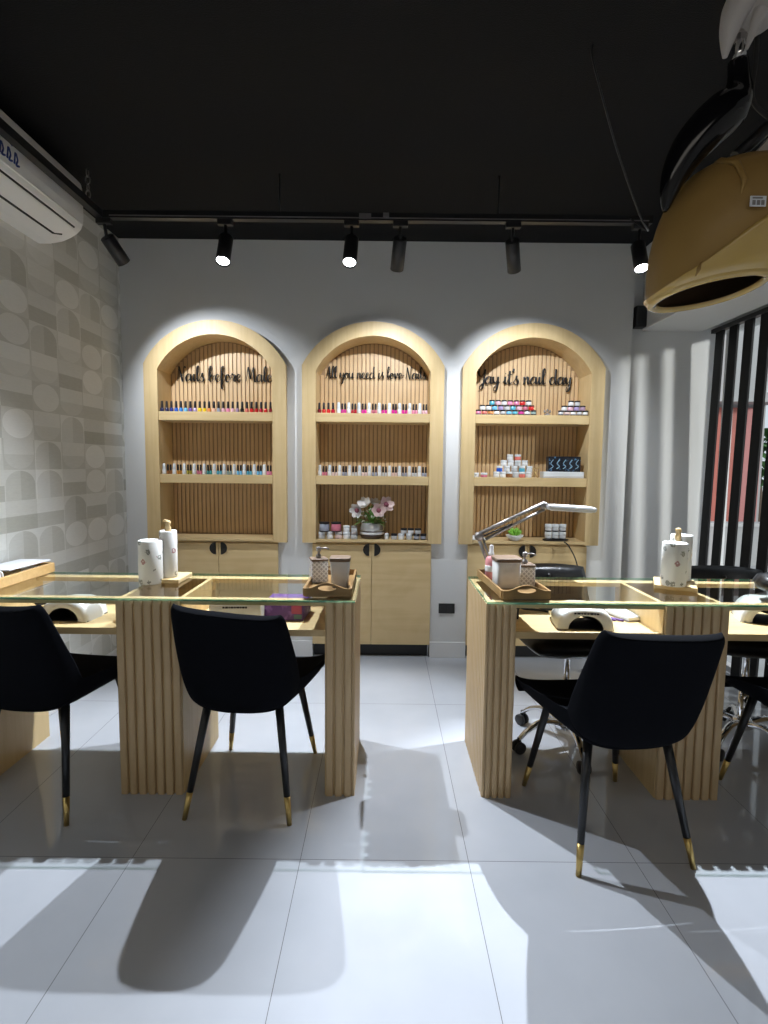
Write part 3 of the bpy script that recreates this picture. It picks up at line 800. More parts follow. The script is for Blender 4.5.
t = thing('flower_vase', 'vase of pale pink silk flowers in the middle niche', 'vase', (-0.082, YS+0.055, Z3))
MB().lathe([(0.062, 0), (0.074, 0.004), (0.081, 0.018), (0.083, 0.03), (0.0, 0.03)], seg=32).build('vase_foot', M['vasedark'], t)
MB().lathe([(0.083, 0.030), (0.0835, 0.040), (0.083, 0.046), (0.0, 0.046)], seg=32).build('white_band', M['white'], t)
MB().lathe([(0.083, 0.046), (0.0828, 0.053), (0.0, 0.053)], seg=32).build('dark_band', M['vasedark'], t)
MB().lathe([(0.0825, 0.053), (0.080, 0.070), (0.072, 0.100), (0.069, 0.108), (0.066, 0.108), (0.0, 0.06)], seg=32).build('vase_body', M['vase'], t)
m = MB()
def leaf(m, o, d, ln, wd, droop=0.3):
    d = Vector(d).normalized(); s_ = d.cross(Vector((0, 0, 1)))
    if s_.length < 1e-3: s_ = Vector((1, 0, 0))
    s_.normalize(); rows = []
    for k in range(6):
        u = k/5; c_ = Vector(o) + d*ln*u + Vector((0, 0, -droop*ln*u*u)); w_ = wd*math.sin(PI*min(1, u*0.93+0.05))
        rows.append([c_ - s_*w_, c_ + Vector((0, 0, -0.12*wd)), c_ + s_*w_])
    m.grid(rows)
for k in range(150):
    a = rnd.uniform(0, 2*PI); el = rnd.uniform(0.1, 1.4)
    d = (math.cos(a)*math.cos(el), math.sin(a)*math.cos(el)*0.7, math.sin(el))
    o = Vector((0, 0, 0.10)) + Vector(d)*rnd.uniform(0.01, 0.10)
    leaf(m, o, (d[0]+rnd.uniform(-.5, .5), d[1]+rnd.uniform(-.5, .5), d[2]+rnd.uniform(-.3, .3)), rnd.uniform(0.035, 0.07), rnd.uniform(0.006, 0.012))
_fol = m
def bloom(c, r, mat, centre=True, tilt=(0, -0.8, 0.6)):
    z = Vector(tilt).normalized(); R_ = z.to_track_quat('Z', 'Y').to_matrix()
    mm = MB()
    for layer, (n_, rr, el) in enumerate(((6, 1.0, 0.35), (5, 0.75, 0.75), (4, 0.5, 1.1))):
        for k in range(n_):
            a = 2*PI*k/n_ + layer*0.5
            rows = []
            for j in range(5):
                u = j/4; e = el + 0.55*u
                rad = r*rr*u*math.cos(el*0.6); hgt = r*rr*u*math.sin(e)*0.8
                wd = 0.5*r*rr*math.sin(PI*min(1, 0.15+0.75*u))
                row = []
                for q in (-1, 0, 1):
                    v = Vector((rad*math.cos(a) - q*wd*math.sin(a), rad*math.sin(a)+q*wd*math.cos(a), hgt + 0.12*r*abs(q)))
                    row.append(Vector(c) + R_ @ v)
                rows.append(row)
            mm.grid(rows)
    f = mm.build('flower', mat, t)
    if centre:
        MB().lathe([(0.001, -0.3*r), (0.3*r, 0.0), (0.32*r, 0.2*r), (0.15*r, 0.38*r), (0.001, 0.42*r)], Vector(c)+z*r*0.25, 10, rot=R_).build('flower_centre', M['petaldark'], f)
bloom((0.086, -0.02, 0.226), 0.056, M['petal'], True, (0.5, -0.8, 0.4))
bloom((0.044, -0.06, 0.192), 0.050, M['petal'], True, (0.1, -0.95, 0.25))
bloom((-0.090, -0.03, 0.195), 0.052, M['petalw'], True, (-0.5, -0.7, -0.1))
bloom((-0.045, -0.02, 0.226), 0.050, M['petalw'], False, (-0.3, -0.6, 0.6))
bloom((0.015, 0.02, 0.230), 0.042, M['petalw'], False, (0.1, -0.4, 0.8))
for k in range(26):
    a = rnd.uniform(0, 2*PI); el = rnd.uniform(0.0, 1.2)
    d = Vector((math.cos(a)*math.cos(el), -abs(math.sin(a))*math.cos(el)*0.7, math.sin(el)))
    p = Vector((0, 0, 0.11)) + d*rnd.uniform(0.07, 0.12)
    _fol.lathe([(0.001, -0.006), (0.006, 0), (0.001, 0.006)], p, 6, mi=1)
_fol.build('foliage', [M['leaf'], M['petalw']], t)

# wall socket
t = thing('wall_socket', 'small black wall socket between the middle and right cabinets', 'socket', (0.436, YB, 0.345))
MB().box((0, -0.005, 0), (0.110, 0.010, 0.068), bev=0.003).build('face_plate', M['socket'], t)
MB().box((-0.025, -0.0105, 0), (0.034, 0.003, 0.040)).box((0.022, -0.0105, 0), (0.034, 0.003, 0.040)).build('socket_insert', M['blackmetal'], t)

# ------------------------------------------------------------------ desks
def flutes(x0, x1, z0, z1, yf, n, dep=0.02, face='front', fixed=0.0):
    """row of rounded upright ribs as one panel"""
    m = MB()
    p = (x1-x0)/n
    for i in range(n):
        a = x0 + p*i + p*0.10; b = x0 + p*(i+1) - p*0.10
        r = 0.006
        prof = [(a, dep), (a, r), (a+r*0.3, r*0.3), (a+r, 0), (b-r, 0), (b-r*0.3, r*0.3), (b, r), (b, dep)]
        m.prism([(u, yf+v) for u, v in prof] if face == 'front' else [(yf+v*fixed, u) for u, v in prof], 'z', z0, z1)
    return m
ZG = 0.800        # top of glass
def desk(name, label, x0, x1, yf, yb, cx, ne):
    t = thing(name, label, 'desk', (cx, yf, 0), group='fluted manicure desks')
    X0, X1, D = x0-cx, x1-cx, yb-yf
    zt = ZG - 0.010
    # glass: slab plus its green edge
    g = MB().bb((X0, -0.012, zt), (X1, D+0.01, ZG))
    me = g.mesh('glass_top'); me.materials.append(M['glass']); me.materials.append(M['glass_edge'])
    for p in me.polygons:
        if abs(p.normal.z) < 0.5: p.material_index = 1
    link('glass_top', me, None, t)
    # top frame
    MB().bb((X0+0.012, 0.0125, zt-0.020), (X1-0.012, 0.060, zt), 0.002).build('front_rail', M['wood_x'], t)
    MB().bb((X0+0.012, D-0.05, zt-0.020), (X1-0.012, D, zt), 0.002).build('back_rail', M['wood_x'], t)
    # three hollow legs: fluted front, side panels
    for li, (a, b, nf) in enumerate(((X0+0.008, X0+0.118, ne), (-0.127, 0.127, 7), (X1-0.118, X1-0.008, ne))):
        leg = MB().bb((a, 0.012, 0.0), (a+0.018, D, zt-0.0005)).bb((b-0.018, 0.012, 0.0), (b, D, zt-0.0005)).bb((a+0.018, 0.012, 0.0), (b-0.018, 0.034, zt-0.021)).bb((a+0.018, D-0.016, 0.0), (b-0.018, D, zt-0.021)).build('leg', M['wood_z'], t)
        flutes(a, b, 0.0, zt-0.0006, -0.001, nf, 0.013).build('fluted_front', M['leg_wood'], leg)
        if li == 0: flutes(0.0, D, 0.0, zt-0.001, a-0.010, 13, 0.0105, 'side', 1).build('fluted_side', M['leg_wood'], leg)
        if li == 2: flutes(0.0, D, 0.0, zt-0.001, b+0.010, 13, 0.0105, 'side', -1).build('fluted_side', M['leg_wood'], leg)
    for a, b in ((X0+0.118, -0.127), (0.127, X1-0.118)):
        sh = MB().bb((a, 0.03, 0.650), (b, D-0.02, 0.668)).build('shelf', M['wood_x'], t)
        MB().bb((a, 0.018, 0.646), (b, 0.032, 0.674), 0.002).build('shelf_lip', M['wood_x'], sh)
    return t
desk('manicure_desk', 'long pale wood desk with glass top at left, legs fluted', -1.722, -0.108, 2.07, 2.53, -0.915, 3)
desk('manicure_desk', 'long pale wood desk with glass top at right, fluted end facing the gap', 0.402, 2.030, 2.07, 2.53, 1.221, 4)

# ------------------------------------------------------------------ velvet chairs
def chair_meshes():
    # profile (y forward, z up) of the centre line, with half width and edge lift
    prof = [  # y, z, halfwidth, lift of the edge along the normal
        (0.255, 0.405, 0.235, 0.000), (0.262, 0.428, 0.245, 0.010), (0.235, 0.438, 0.256, 0.042), (0.15, 0.436, 0.276, 0.062), (0.05, 0.430, 0.274, 0.086), (-0.06, 0.420, 0.256, 0.106),
        (-0.15, 0.410, 0.226, 0.112), (-0.218, 0.424, 0.216, 0.108), (-0.252, 0.490, 0.221, 0.095), (-0.275, 0.57, 0.223, 0.078), (-0.300, 0.66, 0.218, 0.058), (-0.322, 0.74, 0.211, 0.042), (-0.342, 0.805, 0.203, 0.032), (-0.350, 0.828, 0.188, 0.030)]
    pts = catmull([Vector((0, p[0], p[1])) for p in prof], 3)
    wl = catmull([Vector((p[2], p[3], 0)) for p in prof], 3)
    n = len(pts); cut = 7*3     # seam between seat and backrest
    th = 0.035
    def surf(i0, i1):
        top, bot = [], []
        for i in range(i0, i1+1):
            t = (pts[min(i+1, n-1)] - pts[max(i-1, 0)]).normalized()
            nrm = Vector((0, -t.z, t.y))           # towards the sitter
            if nrm.z < 0 and nrm.y < 0: nrm = -nrm
            nrm = Vector((0, t.z, -t.y)); 
            if nrm.y*1.0 + nrm.z < 0: nrm = -nrm
            hw, lf = wl[i].x, wl[i].y
            ra, rb = [], []
            for k in range(17):
                u = -1 + 2*k/16
                x = hw*math.sin(u*PI/2*0.94)/math.sin(PI/2*0.94)
                e = lf*abs(u)**2.6
                thick = th*(1-0.55*abs(u)**4)
                p = pts[i] + Vector((x, 0, 0)) + nrm*e
                ra.append(p + nrm*thick*0.4); rb.append(p - nrm*thick*0.6 + Vector((-0.004*u, 0, 0)))
            top.append(ra); bot.append(rb)
        m = MB()
        loops = []
        for a, b in zip(top, bot):
            loops.append(a + list(reversed(b)))
        V = m.grid(loops, closed=True)
        for ring, s_ in ((V[0], 1), (V[-1], -1)):
            h = len(ring)//2
            for k in range(h-1):
                f = m.bm.faces.new((ring[k], ring[k+1], ring[-2-k], ring[-1-k])); f.smooth = True
        bmesh.ops.recalc_face_normals(m.bm, faces=m.bm.faces)
        return m
    seat = surf(0, cut).mesh('seat'); back = surf(cut, n-1).mesh('backrest')
    legs = []
    for sx in (-1, 1):
        for sy, (yt, yb_) in (('r', (-0.150, -0.250)), ('f', (0.165, 0.255))):
            a = Vector((sx*0.135, yt, 0.425)); b = Vector((sx*0.198, yb_, 0.0))
            q = a.lerp(b, 0.775)
            l = MB().tube([a, q], [0.0165, 0.0120], 14).mesh('leg')
            g = MB().tube([q, b], [0.0122, 0.0088], 14).mesh('leg_tip')
            legs.append((l, g))
    return seat, back, legs
c_seat, c_back, c_legs = chair_meshes()
for me in (c_seat, c_back): me.materials.append(M['velvet'])
for l, g in c_legs: l.materials.append(M['legblack']); g.materials.append(M['gold'])
def velvet_chair(label, x, y, rz, sag=0.0):
    t = thing('velvet_chair', label, 'chair', (x, y, 0), rz, 'black velvet client chairs')
    for nm, me in (('seat', c_seat), ('backrest', c_back)):
        if nm == 'backrest' and sag:
            me = me.copy()
            for v in me.vertices: v.co.z -= sag*((v.co.x+0.2)/0.4)*max(0, (v.co.z-0.44)/0.39)
        o = link(nm, me, None, t)
        s_ = o.modifiers.new('smooth', 'SUBSURF'); s_.levels = 1; s_.render_levels = 1
    for l, g in c_legs:
        o = link('leg', l, None, t); q = link('leg_tip', g, None, o); q['label'] = 'brass-coloured leg tip'
    return t
velvet_chair('black velvet chair with brass-tipped legs, cut off by the left photo edge', -1.31, 2.15, math.radians(-7))
velvet_chair('black velvet chair with brass-tipped legs at the left desk near the gap', -0.517, 2.155, math.radians(-3.5), 0.032)
velvet_chair('black velvet chair pulled out furthest, before the right desk', 0.815, 1.925, math.radians(5.5), 0.014)
velvet_chair('black velvet chair cut off by the right photo edge', 1.655, 1.975, math.radians(3))

# ------------------------------------------------------------------ office chairs
def cushion(m, c, sx, sy, sz, n=12, puff=0.5, rot=None):
    c = Vector(c)
    for side in (1, -1):
        rows = []
        for j in range(n+1):
            r = []
            for i in range(n+1):
                u = -1+2*i/n; v = -1+2*j/n
                k = (1-abs(u)**4)*(1-abs(v)**4)
                x = sx*u*(1-0.10*v*v*abs(u)); y = sy*v*(1-0.10*u*u*abs(v))
                z = side*sz*(0.25*(1 if k > 0 else 0) + 0.75*max(k, 0)**0.5)
                p = Vector((x, y, z))
                r.append(c + (rot @ p if rot is not None else p))
            rows.append(r)
        m.grid(rows)
    bmesh.ops.remove_doubles(m.bm, verts=m.bm.verts, dist=1e-5)
    return m
def office_chair(label, x, y, rz, backz=0.60, rb=268):
    t = thing('office_chair', label, 'chair', (x, y, 0), rz, 'black leather swivel chairs')
    cushion(MB(), (0, 0.02, 0.52), 0.235, 0.23, 0.048).build('seat', M['leather'], t)
    R_ = Matrix.Rotation(math.radians(83), 3, 'X')
    b = cushion(MB(), (0, 0.315, backz), 0.235, 0.185, 0.045, rot=R_).build('backrest', M['leather'], t)
    MB().lathe([(0.001, -0.004), (0.012, 0), (0.001, 0.006)], (0.0, 0.268, backz+0.135), 12, rot=R_).build('tuft_button', M['leather'], b)
    MB().tube(catmull([(0, 0.05, 0.468), (0, 0.26, 0.468), (0, 0.35, 0.51), (0, 0.35, backz)], 5), 0.018, 10, ell=(0.5, 1.6)).build('back_bracket', M['blackmetal'], t)
    MB().lathe([(0.025, 0.10), (0.025, 0.26), (0.014, 0.262), (0.014, 0.46), (0.09, 0.465), (0.09, 0.478)], seg=16).build('gas_post', M['chrome'], t)
    hub = MB().lathe([(0.03, 0.085), (0.045, 0.09), (0.045, 0.125), (0.028, 0.135)], seg=18).build('star_base', M['chrome'], t)
    for k in range(5):
        a = math.radians(rb + 72*k) - rz
        d = Vector((math.cos(a), math.sin(a), 0))
        MB().tube(catmull([d*0.035+Vector((0, 0, 0.115)), d*0.12+Vector((0, 0, 0.130)), d*0.20+Vector((0, 0, 0.102)), d*0.25+Vector((0, 0, 0.062))], 5), [0.021-0.0006*i for i in range(16)], 10, ell=(0.7, 1.0)).build('spoke', M['chrome'], hub)
        cs = MB(); s_ = Vector((-d.y, d.x, 0)); w_ = d*0.25 + Vector((0, 0, 0.028))
        RR = s_.to_track_quat('Z', 'Y').to_matrix()
        for q in (-0.016, 0.016):
            cs.lathe([(0.001, -0.009), (0.024, -0.009), (0.028, -0.005), (0.028, 0.005), (0.024, 0.009), (0.001, 0.009)], w_ + s_*q, 16, rot=RR)
        cs.tube([w_ + Vector((0, 0, 0.0)), w_ + Vector((0, 0, 0.045))], 0.008, 8)
        cs.build('caster', M['blackmetal'], t)
    return t
office_chair('black leather swivel chair with chrome star base behind the right desk, nearer the gap', 0.87, 2.50, math.radians(4), 0.63, 271)
office_chair('black leather swivel chair behind the right desk, before the black slats', 1.73, 2.52, math.radians(-8), 0.625, 215)

# ------------------------------------------------------------------ things on the desks
def tray(name, label, loc, rz, L, Wd, mat, h=0.046, hump=0.022):
    """rectangular tray; the two short ends rise to a hump with an oval grip hole"""
    t = thing(name, label, 'tray', loc, rz)
    MB().bb((-L/2, -Wd/2, 0), (L/2, Wd/2, 0.008)).build('tray_base', mat, t)
    for s_ in (-1, 1):
        a = s_*Wd/2
        n = 28
        prof = [(-L/2, 0.0), (L/2, 0.0), (L/2, h*0.72)]
        for i in range(n+1):
            u = 1-2*i/n
            prof.append((u*L/2*0.98, h*0.72 + hump*(0.5+0.5*math.cos(PI*min(1, abs(u)*1.15)))**0.9))
        prof.append((-L/2, h*0.72))
        hole = [(0.20*L*math.cos(2*PI*k/20), h*0.72+0.001 + 0.0105*math.sin(2*PI*k/20)) for k in range(20)]
        MB().prism(prof, 'y', a-0.005, a+0.005, holes=[hole]).build('handled_end', mat, t)
        MB().bb((s_*L/2-0.005, -Wd/2+0.005, 0), (s_*L/2+0.005, Wd/2-0.005, h*0.72), 0.002).build('long_side', mat, t)
    return t
ZT = ZG
# left desk, right end
tray('handled_tray', 'brown wooden tray with grip hole on the right end of the left desk', (-0.221, 2.315, ZT), 0.0, 0.184, 0.40, M['brown_tray'])
def pump_bottle(label, loc, w, h, rz=0.0):
    t = thing('soap_dispenser', label, 'bottle', loc, rz)
    m = MB().box((0, 0, h/2), (w, w, h), bev=0.006); m.build('bottle_body', M['lattice'], t)
    MB().box((0, 0, h+0.005), (w*1.02, w*1.02, 0.010), bev=0.003).build('top_plate', M['lid_wood'], t)
    MB().lathe([(0.012, 0), (0.012, 0.014), (0.006, 0.016), (0.006, 0.030), (0.011, 0.031), (0.011, 0.047), (0.004, 0.05)], (0, 0, h+0.010), 14).build('pump', M['metal_grey'], t)
    MB().tube([(0, 0, h+0.051), (0.03, -0.006, h+0.053), (0.045, -0.009, h+0.048)], 0.0035, 8).build('spout', M['metal_grey'], t)
    return t
def lidded_pot(label, loc, w, h, rz=0.0, taper=0.82):
    t = thing('lidded_pot', label, 'pot', loc, rz)
    m = MB(); n = 24
    def sq(hw, z):
        out = []
        for k in range(n):
            a = 2*PI*(k+0.5)/n; c_, s_ = math.cos(a), math.sin(a)
            e = 0.30
            out.append((hw*math.copysign(abs(c_)**e, c_), hw*math.copysign(abs(s_)**e, s_), z))
        return out
    rows = [sq(w/2*taper*0.95, 0), sq(w/2*taper, 0.004), sq(w/2*(taper+1)/2, h*0.5), sq(w/2, h-0.003), sq(w/2*0.97, h)]
    V = m.grid(rows, closed=True); m.bm.faces.new(V[0]); m.bm.faces.new(V[-1])
    m.build('pot_body', M['pot'], t)
    m = MB(); V = m.grid([sq(w/2*1.06, h), sq(w/2*1.08, h+0.003), sq(w/2*1.08, h+0.012), sq(w/2*1.04, h+0.015)], closed=True); m.bm.faces.new(V[0]); m.bm.faces.new(V[-1])
    m.build('lid', M['lid_wood'], t)
    return t
pump_bottle('white lattice soap dispenser in the tray on the left desk', (-0.284, 2.36, ZT+0.008), 0.072, 0.094, 0.3)
lidded_pot('grey pot with brown wooden lid in the tray on the left desk', (-0.182, 2.27, ZT+0.008), 0.082, 0.110)
jar((-0.195, 2.42, ZT+0.008), 'white', M['clearcap'], 'white cup half hidden behind the pot in the left desk tray', None, 0.03, 0.085, 0.012, cat='cup', name='white_cup')
# right desk, left end
tray('handled_tray', 'brown wooden tray with grip hole on the left end of the right desk', (0.553, 2.33, ZT), math.radians(3), 0.190, 0.44, M['brown_tray'])
lidded_pot('grey pot with brown wooden lid in the right desk tray', (0.525, 2.30, ZT+0.008), 0.105, 0.112, math.radians(3), 0.95)
pump_bottle('white lattice soap dispenser in the right desk tray', (0.606, 2.31, ZT+0.008), 0.074, 0.088, math.radians(3))
t = thing('spray_bottle', 'pink bottle with pale spray cap in the right desk tray', 'bottle', (0.492, 2.46, ZT+0.008))
MB().lathe([(0.024, 0), (0.027, 0.004), (0.027, 0.085), (0.020, 0.100), (0.011, 0.105)], seg=18).build('bottle_body', M['pink'], t)
MB().lathe([(0.0275, 0.035), (0.0278, 0.037), (0.0278, 0.060), (0.0275, 0.062)], seg=18).build('white_label', M['whitebox'], t)
MB().lathe([(0.013, 0.103), (0.013, 0.118), (0.009, 0.122), (0.009, 0.150), (0.006, 0.155)], seg=14).build('spray_cap', M['clearcap'], t)
jar((0.552, 2.44, ZT+0.008), 'white', M['whitebox'], 'white round tub behind the grey pot in the right desk tray', None, 0.030, 0.105, 0.015, cat='tub', name='white_tub')
# paper rolls on wooden stands
def roll(label, loc, r, h):
    t = thing('paper_towel_roll', label, 'paper towel', loc)
    m = MB().lathe([(0.020, 0.001), (r-0.003, 0.0), (r, 0.004), (r, h-0.004), (r-0.003, h), (0.021, h-0.001), (0.020, h-0.006), (0.020, 0.001)], seg=32)
    o = m.build('paper', M['towel'], t)
    MB().lathe([(0.0195, 0.002), (0.0195, h-0.004), (0.018, h-0.004), (0.018, 0.002)], seg=20).build('cardboard_core', M['core'], t)
    return t
def stand(label, loc, w, d, posts, ph, rz=0.0):
    t = thing('towel_stand', label, 'stand', loc, rz)
    MB().box((0, 0, 0.009), (w, d, 0.018), bev=0.003).build('stand_base', M['wood_x'], t)
    for px, py in posts:
        MB().lathe([(0.010, 0.018), (0.010, ph-0.05), (0.013, ph-0.045), (0.013, ph-0.03), (0.009, ph-0.022), (0.013, ph-0.012), (0.011, ph-0.003), (0.001, ph)], (px, py, 0), 12).build('post', M['wood_z'], t)
    return t
s1 = stand('pale square wooden stand holding a paper roll on the left desk', (-0.945, 2.40, ZT), 0.125, 0.17, [(-0.004, -0.02)], 0.268, 0.0)
MB().tube([(-0.004, -0.02, 0.262), (-0.016, -0.02, 0.267), (-0.026, -0.02, 0.262)], [0.007, 0.006, 0.003], 8).build('post_beak', M['wood_z'], s1)
roll('slimmer printed paper roll on the wooden stand, left desk', (-0.949, 2.38, ZT+0.018), 0.037, 0.205)
roll('thicker printed paper roll standing loose at left on the left desk', (-1.005, 2.325, ZT), 0.050, 0.188)
stand('wooden stand with knobbed post under the paper roll on the right desk', (1.285, 2.37, ZT), 0.165, 0.19, [(0.005, 0.02)], 0.258, math.radians(-25))
roll('printed paper roll on the wooden stand, right desk', (1.247, 2.312, ZT+0.018), 0.050, 0.185)
roll('second paper roll behind the first one on the right desk stand', (1.335, 2.425, ZT+0.018), 0.045, 0.205)

# left desk far-left tray with white tub and sheet
t = thing('bamboo_tray', 'bamboo tray with papers at the far left end of the left desk', 'tray', (-1.665, 2.335, ZT), math.radians(0))
L_, W_ = 0.20, 0.43
MB().bb((-L_/2, -W_/2, 0.0), (L_/2, W_/2, 0.008)).build('tray_base', M['bamboo'], t)
for s_ in (-1, 1):
    MB().bb((s_*L_/2-0.009, -W_/2, 0.0), (s_*L_/2+0.009, W_/2, 0.044), 0.004).build('long_side', M['bamboo'], t)
    MB().bb((-L_/2+0.009, s_*W_/2-0.008, 0.0), (L_/2-0.009, s_*W_/2+0.008, 0.044), 0.004).build('short_side', M['bamboo'], t)
t = thing('paper_sheet', 'white sheet lying across the bamboo tray', 'paper', (-1.655, 2.42, ZT+0.055), math.radians(-4))
MB().bb((-0.075, -0.13, 0), (0.075, 0.13, 0.004)).build('sheet', M['sheet'], t)
t = thing('small_dish', 'small white dish under the paper in the bamboo tray', 'dish', (-1.605, 2.45, ZT+0.008))
MB().lathe([(0.02, 0), (0.03, 0.004), (0.038, 0.018), (0.040, 0.030), (0.036, 0.030), (0.028, 0.010), (0, 0.008)], seg=24).build('bowl', M['soil'], t)
t = thing('tea_pot', 'round white ceramic pot at the front of the bamboo tray', 'pot', (-1.640, 2.215, ZT+0.008))
MB().lathe([(0.035, 0), (0.045, 0.006), (0.053, 0.03), (0.050, 0.055), (0.035, 0.072), (0.02, 0.078), (0.0, 0.08)], seg=28).build('pot_body', M['white'], t)
MB().tube(catmull([(0.048, 0, 0.058), (0.066, 0, 0.052), (0.068, 0, 0.03), (0.052, 0, 0.018)], 5), 0.005, 8).build('pot_handle', M['white'], t)
lidded_pot('tall pale pot with brown lid at the back of the bamboo tray', (-1.715, 2.30, ZT+0.008), 0.075, 0.090)

# uv lamps on the desk shelves
def uv_lamp(label, loc, rz, w=0.205, h=0.095, d=0.20, text=False):
    t = thing('nail_lamp', label, 'nail lamp', loc, rz, 'white nail lamps on the desk shelves')
    def outer(w_, h_, y_):
        pts = []
        for k in range(25):
            a = PI*k/24
            c_, s_ = math.cos(a), math.sin(a)
            pts.append((-w_/2*math.copysign(abs(c_)**0.55, c_)*(1-0.18*s_), y_, h_*s_**0.6 if s_ > 0 else 0))
        return pts
    def inner(w_, h_, y_):
        return [(-w_/2*math.cos(PI*k/24), y_, h_*math.sin(PI*k/24)+0.003) for k in range(25)]
    m = MB()
    m.grid([inner(w*0.60, h*0.62, -d/2+0.004), inner(w*0.64, h*0.66, -d/2), outer(w*0.96, h*0.90, -d/2), outer(w, h, -d/2+0.02), outer(w*1.02, h*1.0, 0.0), outer(w*0.95, h*0.92, d/2-0.03), outer(w*0.8, h*0.75, d/2), [(0, d/2, h*0.3)]*25])
    o = m.build('shell', M['lamp_white'], t)
    m = MB(); m.grid([inner(w*0.60, h*0.62, -d/2+0.004), inner(w*0.56, h*0.6, d/2-0.05), [(0, d/2-0.05, 0.02)]*25]); m.build('hand_opening', M['lamp_in'], t)
    MB().bb((-w*0.49, -d/2+0.006, 0.0), (w*0.49, d/2-0.03, 0.004)).build('base_plate', M['lamp_in'], t)
    if text:
        m = MB()
        xx = -0.048
        for wd in (0.008, 0.012, 0.006, 0.010, 0.008, 0.012, 0.006, 0.009):
            m.box((xx+wd/2, -d/2-0.0008, h*0.77), (wd, 0.003, 0.0065)); xx += wd+0.0035
        m.build('brand_print', M['blackjar'], t)
    return t
ZSH = 0.668
uv_lamp('white nail lamp with dark opening on the left desk shelf, far left', (-1.305, 2.270, ZSH), math.radians(-4), 0.215, 0.086, 0.18)
uv_lamp('white nail lamp with dark opening on the right desk shelf by the gap', (0.825, 2.235, ZSH), math.radians(-6), 0.225, 0.088, 0.20, True)
uv_lamp('white nail lamp on the right desk shelf at the photo edge', (1.66, 2.33, ZSH), math.radians(-20), 0.22, 0.100, 0.2)
# left desk second bay: white lamp box, purple carton
t = thing('white_device_box', 'flat white box with dark print on the left desk shelf beside the purple carton', 'box', (-0.60, 2.22, ZSH), math.radians(2))
MB().bb((-0.105, -0.06, 0), (0.105, 0.06, 0.085), 0.006).build('carton', M['whitebox'], t)
m = MB(); xx = -0.05
for wd in (0.008, 0.011, 0.005, 0.010, 0.007, 0.011, 0.006, 0.009, 0.007):
    m.box((xx+wd/2, -0.0605, 0.072), (wd, 0.002, 0.007)); xx += wd+0.003
m.build('dark_print', M['blackjar'], t)
t = thing('purple_carton', 'purple carton with small magenta and teal marks on the left desk shelf', 'box', (-0.412, 2.31, ZSH), math.radians(-3))
MB().bb((-0.085, -0.08, 0), (0.085, 0.08, 0.075), 0.002).build('carton', M['purple'], t)
MB().bb((0.035, -0.0815, 0.03), (0.078, -0.0795, 0.065)).build('magenta_mark', M['magenta'], t)
MB().bb((0.045, -0.0815, 0.008), (0.078, -0.0795, 0.026)).build('teal_mark', M['teal_print'], t)
# small things on the shelves
t = thing('cable_coil', 'coiled black cable with light specks beside the far-left nail lamp', 'cable', (-1.45, 2.33, ZSH))
m = MB()
for k in range(5):
    pts = [(0.055*math.cos(2*PI*i/18+k)+rnd.uniform(-.006, .006), 0.04*math.sin(2*PI*i/18+k)+rnd.uniform(-.006, .006), 0.006+0.009*k+0.004*math.sin(i)) for i in range(19)]
    m.tube(catmull(pts, 2), 0.0045, 6)
m.build('cable_loops', M['cord'], t)
t = thing('cable_coil', 'loose black cable by the tray end on the right desk shelf', 'cable', (0.64, 2.36, ZSH))
m = MB()
m.tube(catmull([(-0.07, -0.1, 0.01), (-0.04, 0.0, 0.03), (0.0, 0.05, 0.012), (0.06, 0.06, 0.006), (0.10, 0.03, 0.006)], 6), 0.0045, 6)
m.tube(catmull([(-0.08, -0.08, 0.008), (-0.075, 0.02, 0.05), (-0.06, 0.08, 0.07), (-0.05, 0.02, 0.03)], 6), 0.006, 6)
m.tube(catmull([(-0.03, 0.08, 0.006), (0.03, 0.09, 0.02), (0.09, 0.08, 0.006), (0.14, 0.07, 0.006)], 6), 0.0045, 6)
m.build('cable_loops', M['cord'], t)
t = thing('remote_box', 'small white device with grey side on the right desk shelf', 'device', (1.06, 2.34, ZSH), math.radians(18))
MB().box((0, 0, 0.012), (0.095, 0.15, 0.020), bev=0.006).build('device_case', M['whitebox'], t)
MB().box((0, 0, 0.004), (0.099, 0.154, 0.006), bev=0.002).build('device_base', M['metal_grey'], t)
t = thing('nail_pliers', 'dark open pliers between the nail lamp and the white device', 'pliers', (0.955, 2.33, ZSH), math.radians(25))
MB().tube(catmull([(-0.02, 0.08, 0.006), (0.004, 0.02, 0.008), (0.0, -0.02, 0.008), (0.03, -0.09, 0.005)], 5), [0.007]*6+[0.006]*5+[0.005]*5, 6).tube(catmull([(0.05, 0.07, 0.006), (0.01, 0.01, 0.008), (-0.006, -0.03, 0.008), (0.005, -0.07, 0.005)], 5), 0.005, 6).build('jaws', M['purple'], t)
# hand rest cushion on right desk
t = thing('hand_rest_cushion', 'black quilted hand-rest cushion on the right end of the right desk', 'cushion', (1.735, 2.235, ZT+0.044), math.radians(-12))
m = cushion(MB(), (0, 0, 0), 0.165, 0.08, 0.042, 20)
for v in m.bm.verts:
    q = abs(math.sin((v.co.x+v.co.y)*38))*abs(math.sin((v.co.x-v.co.y)*38))
    v.co.z += (0.012 if v.co.z > 0 else 0)*(q**0.5-0.6)
m.build('quilted_pad', M['leather'], t)

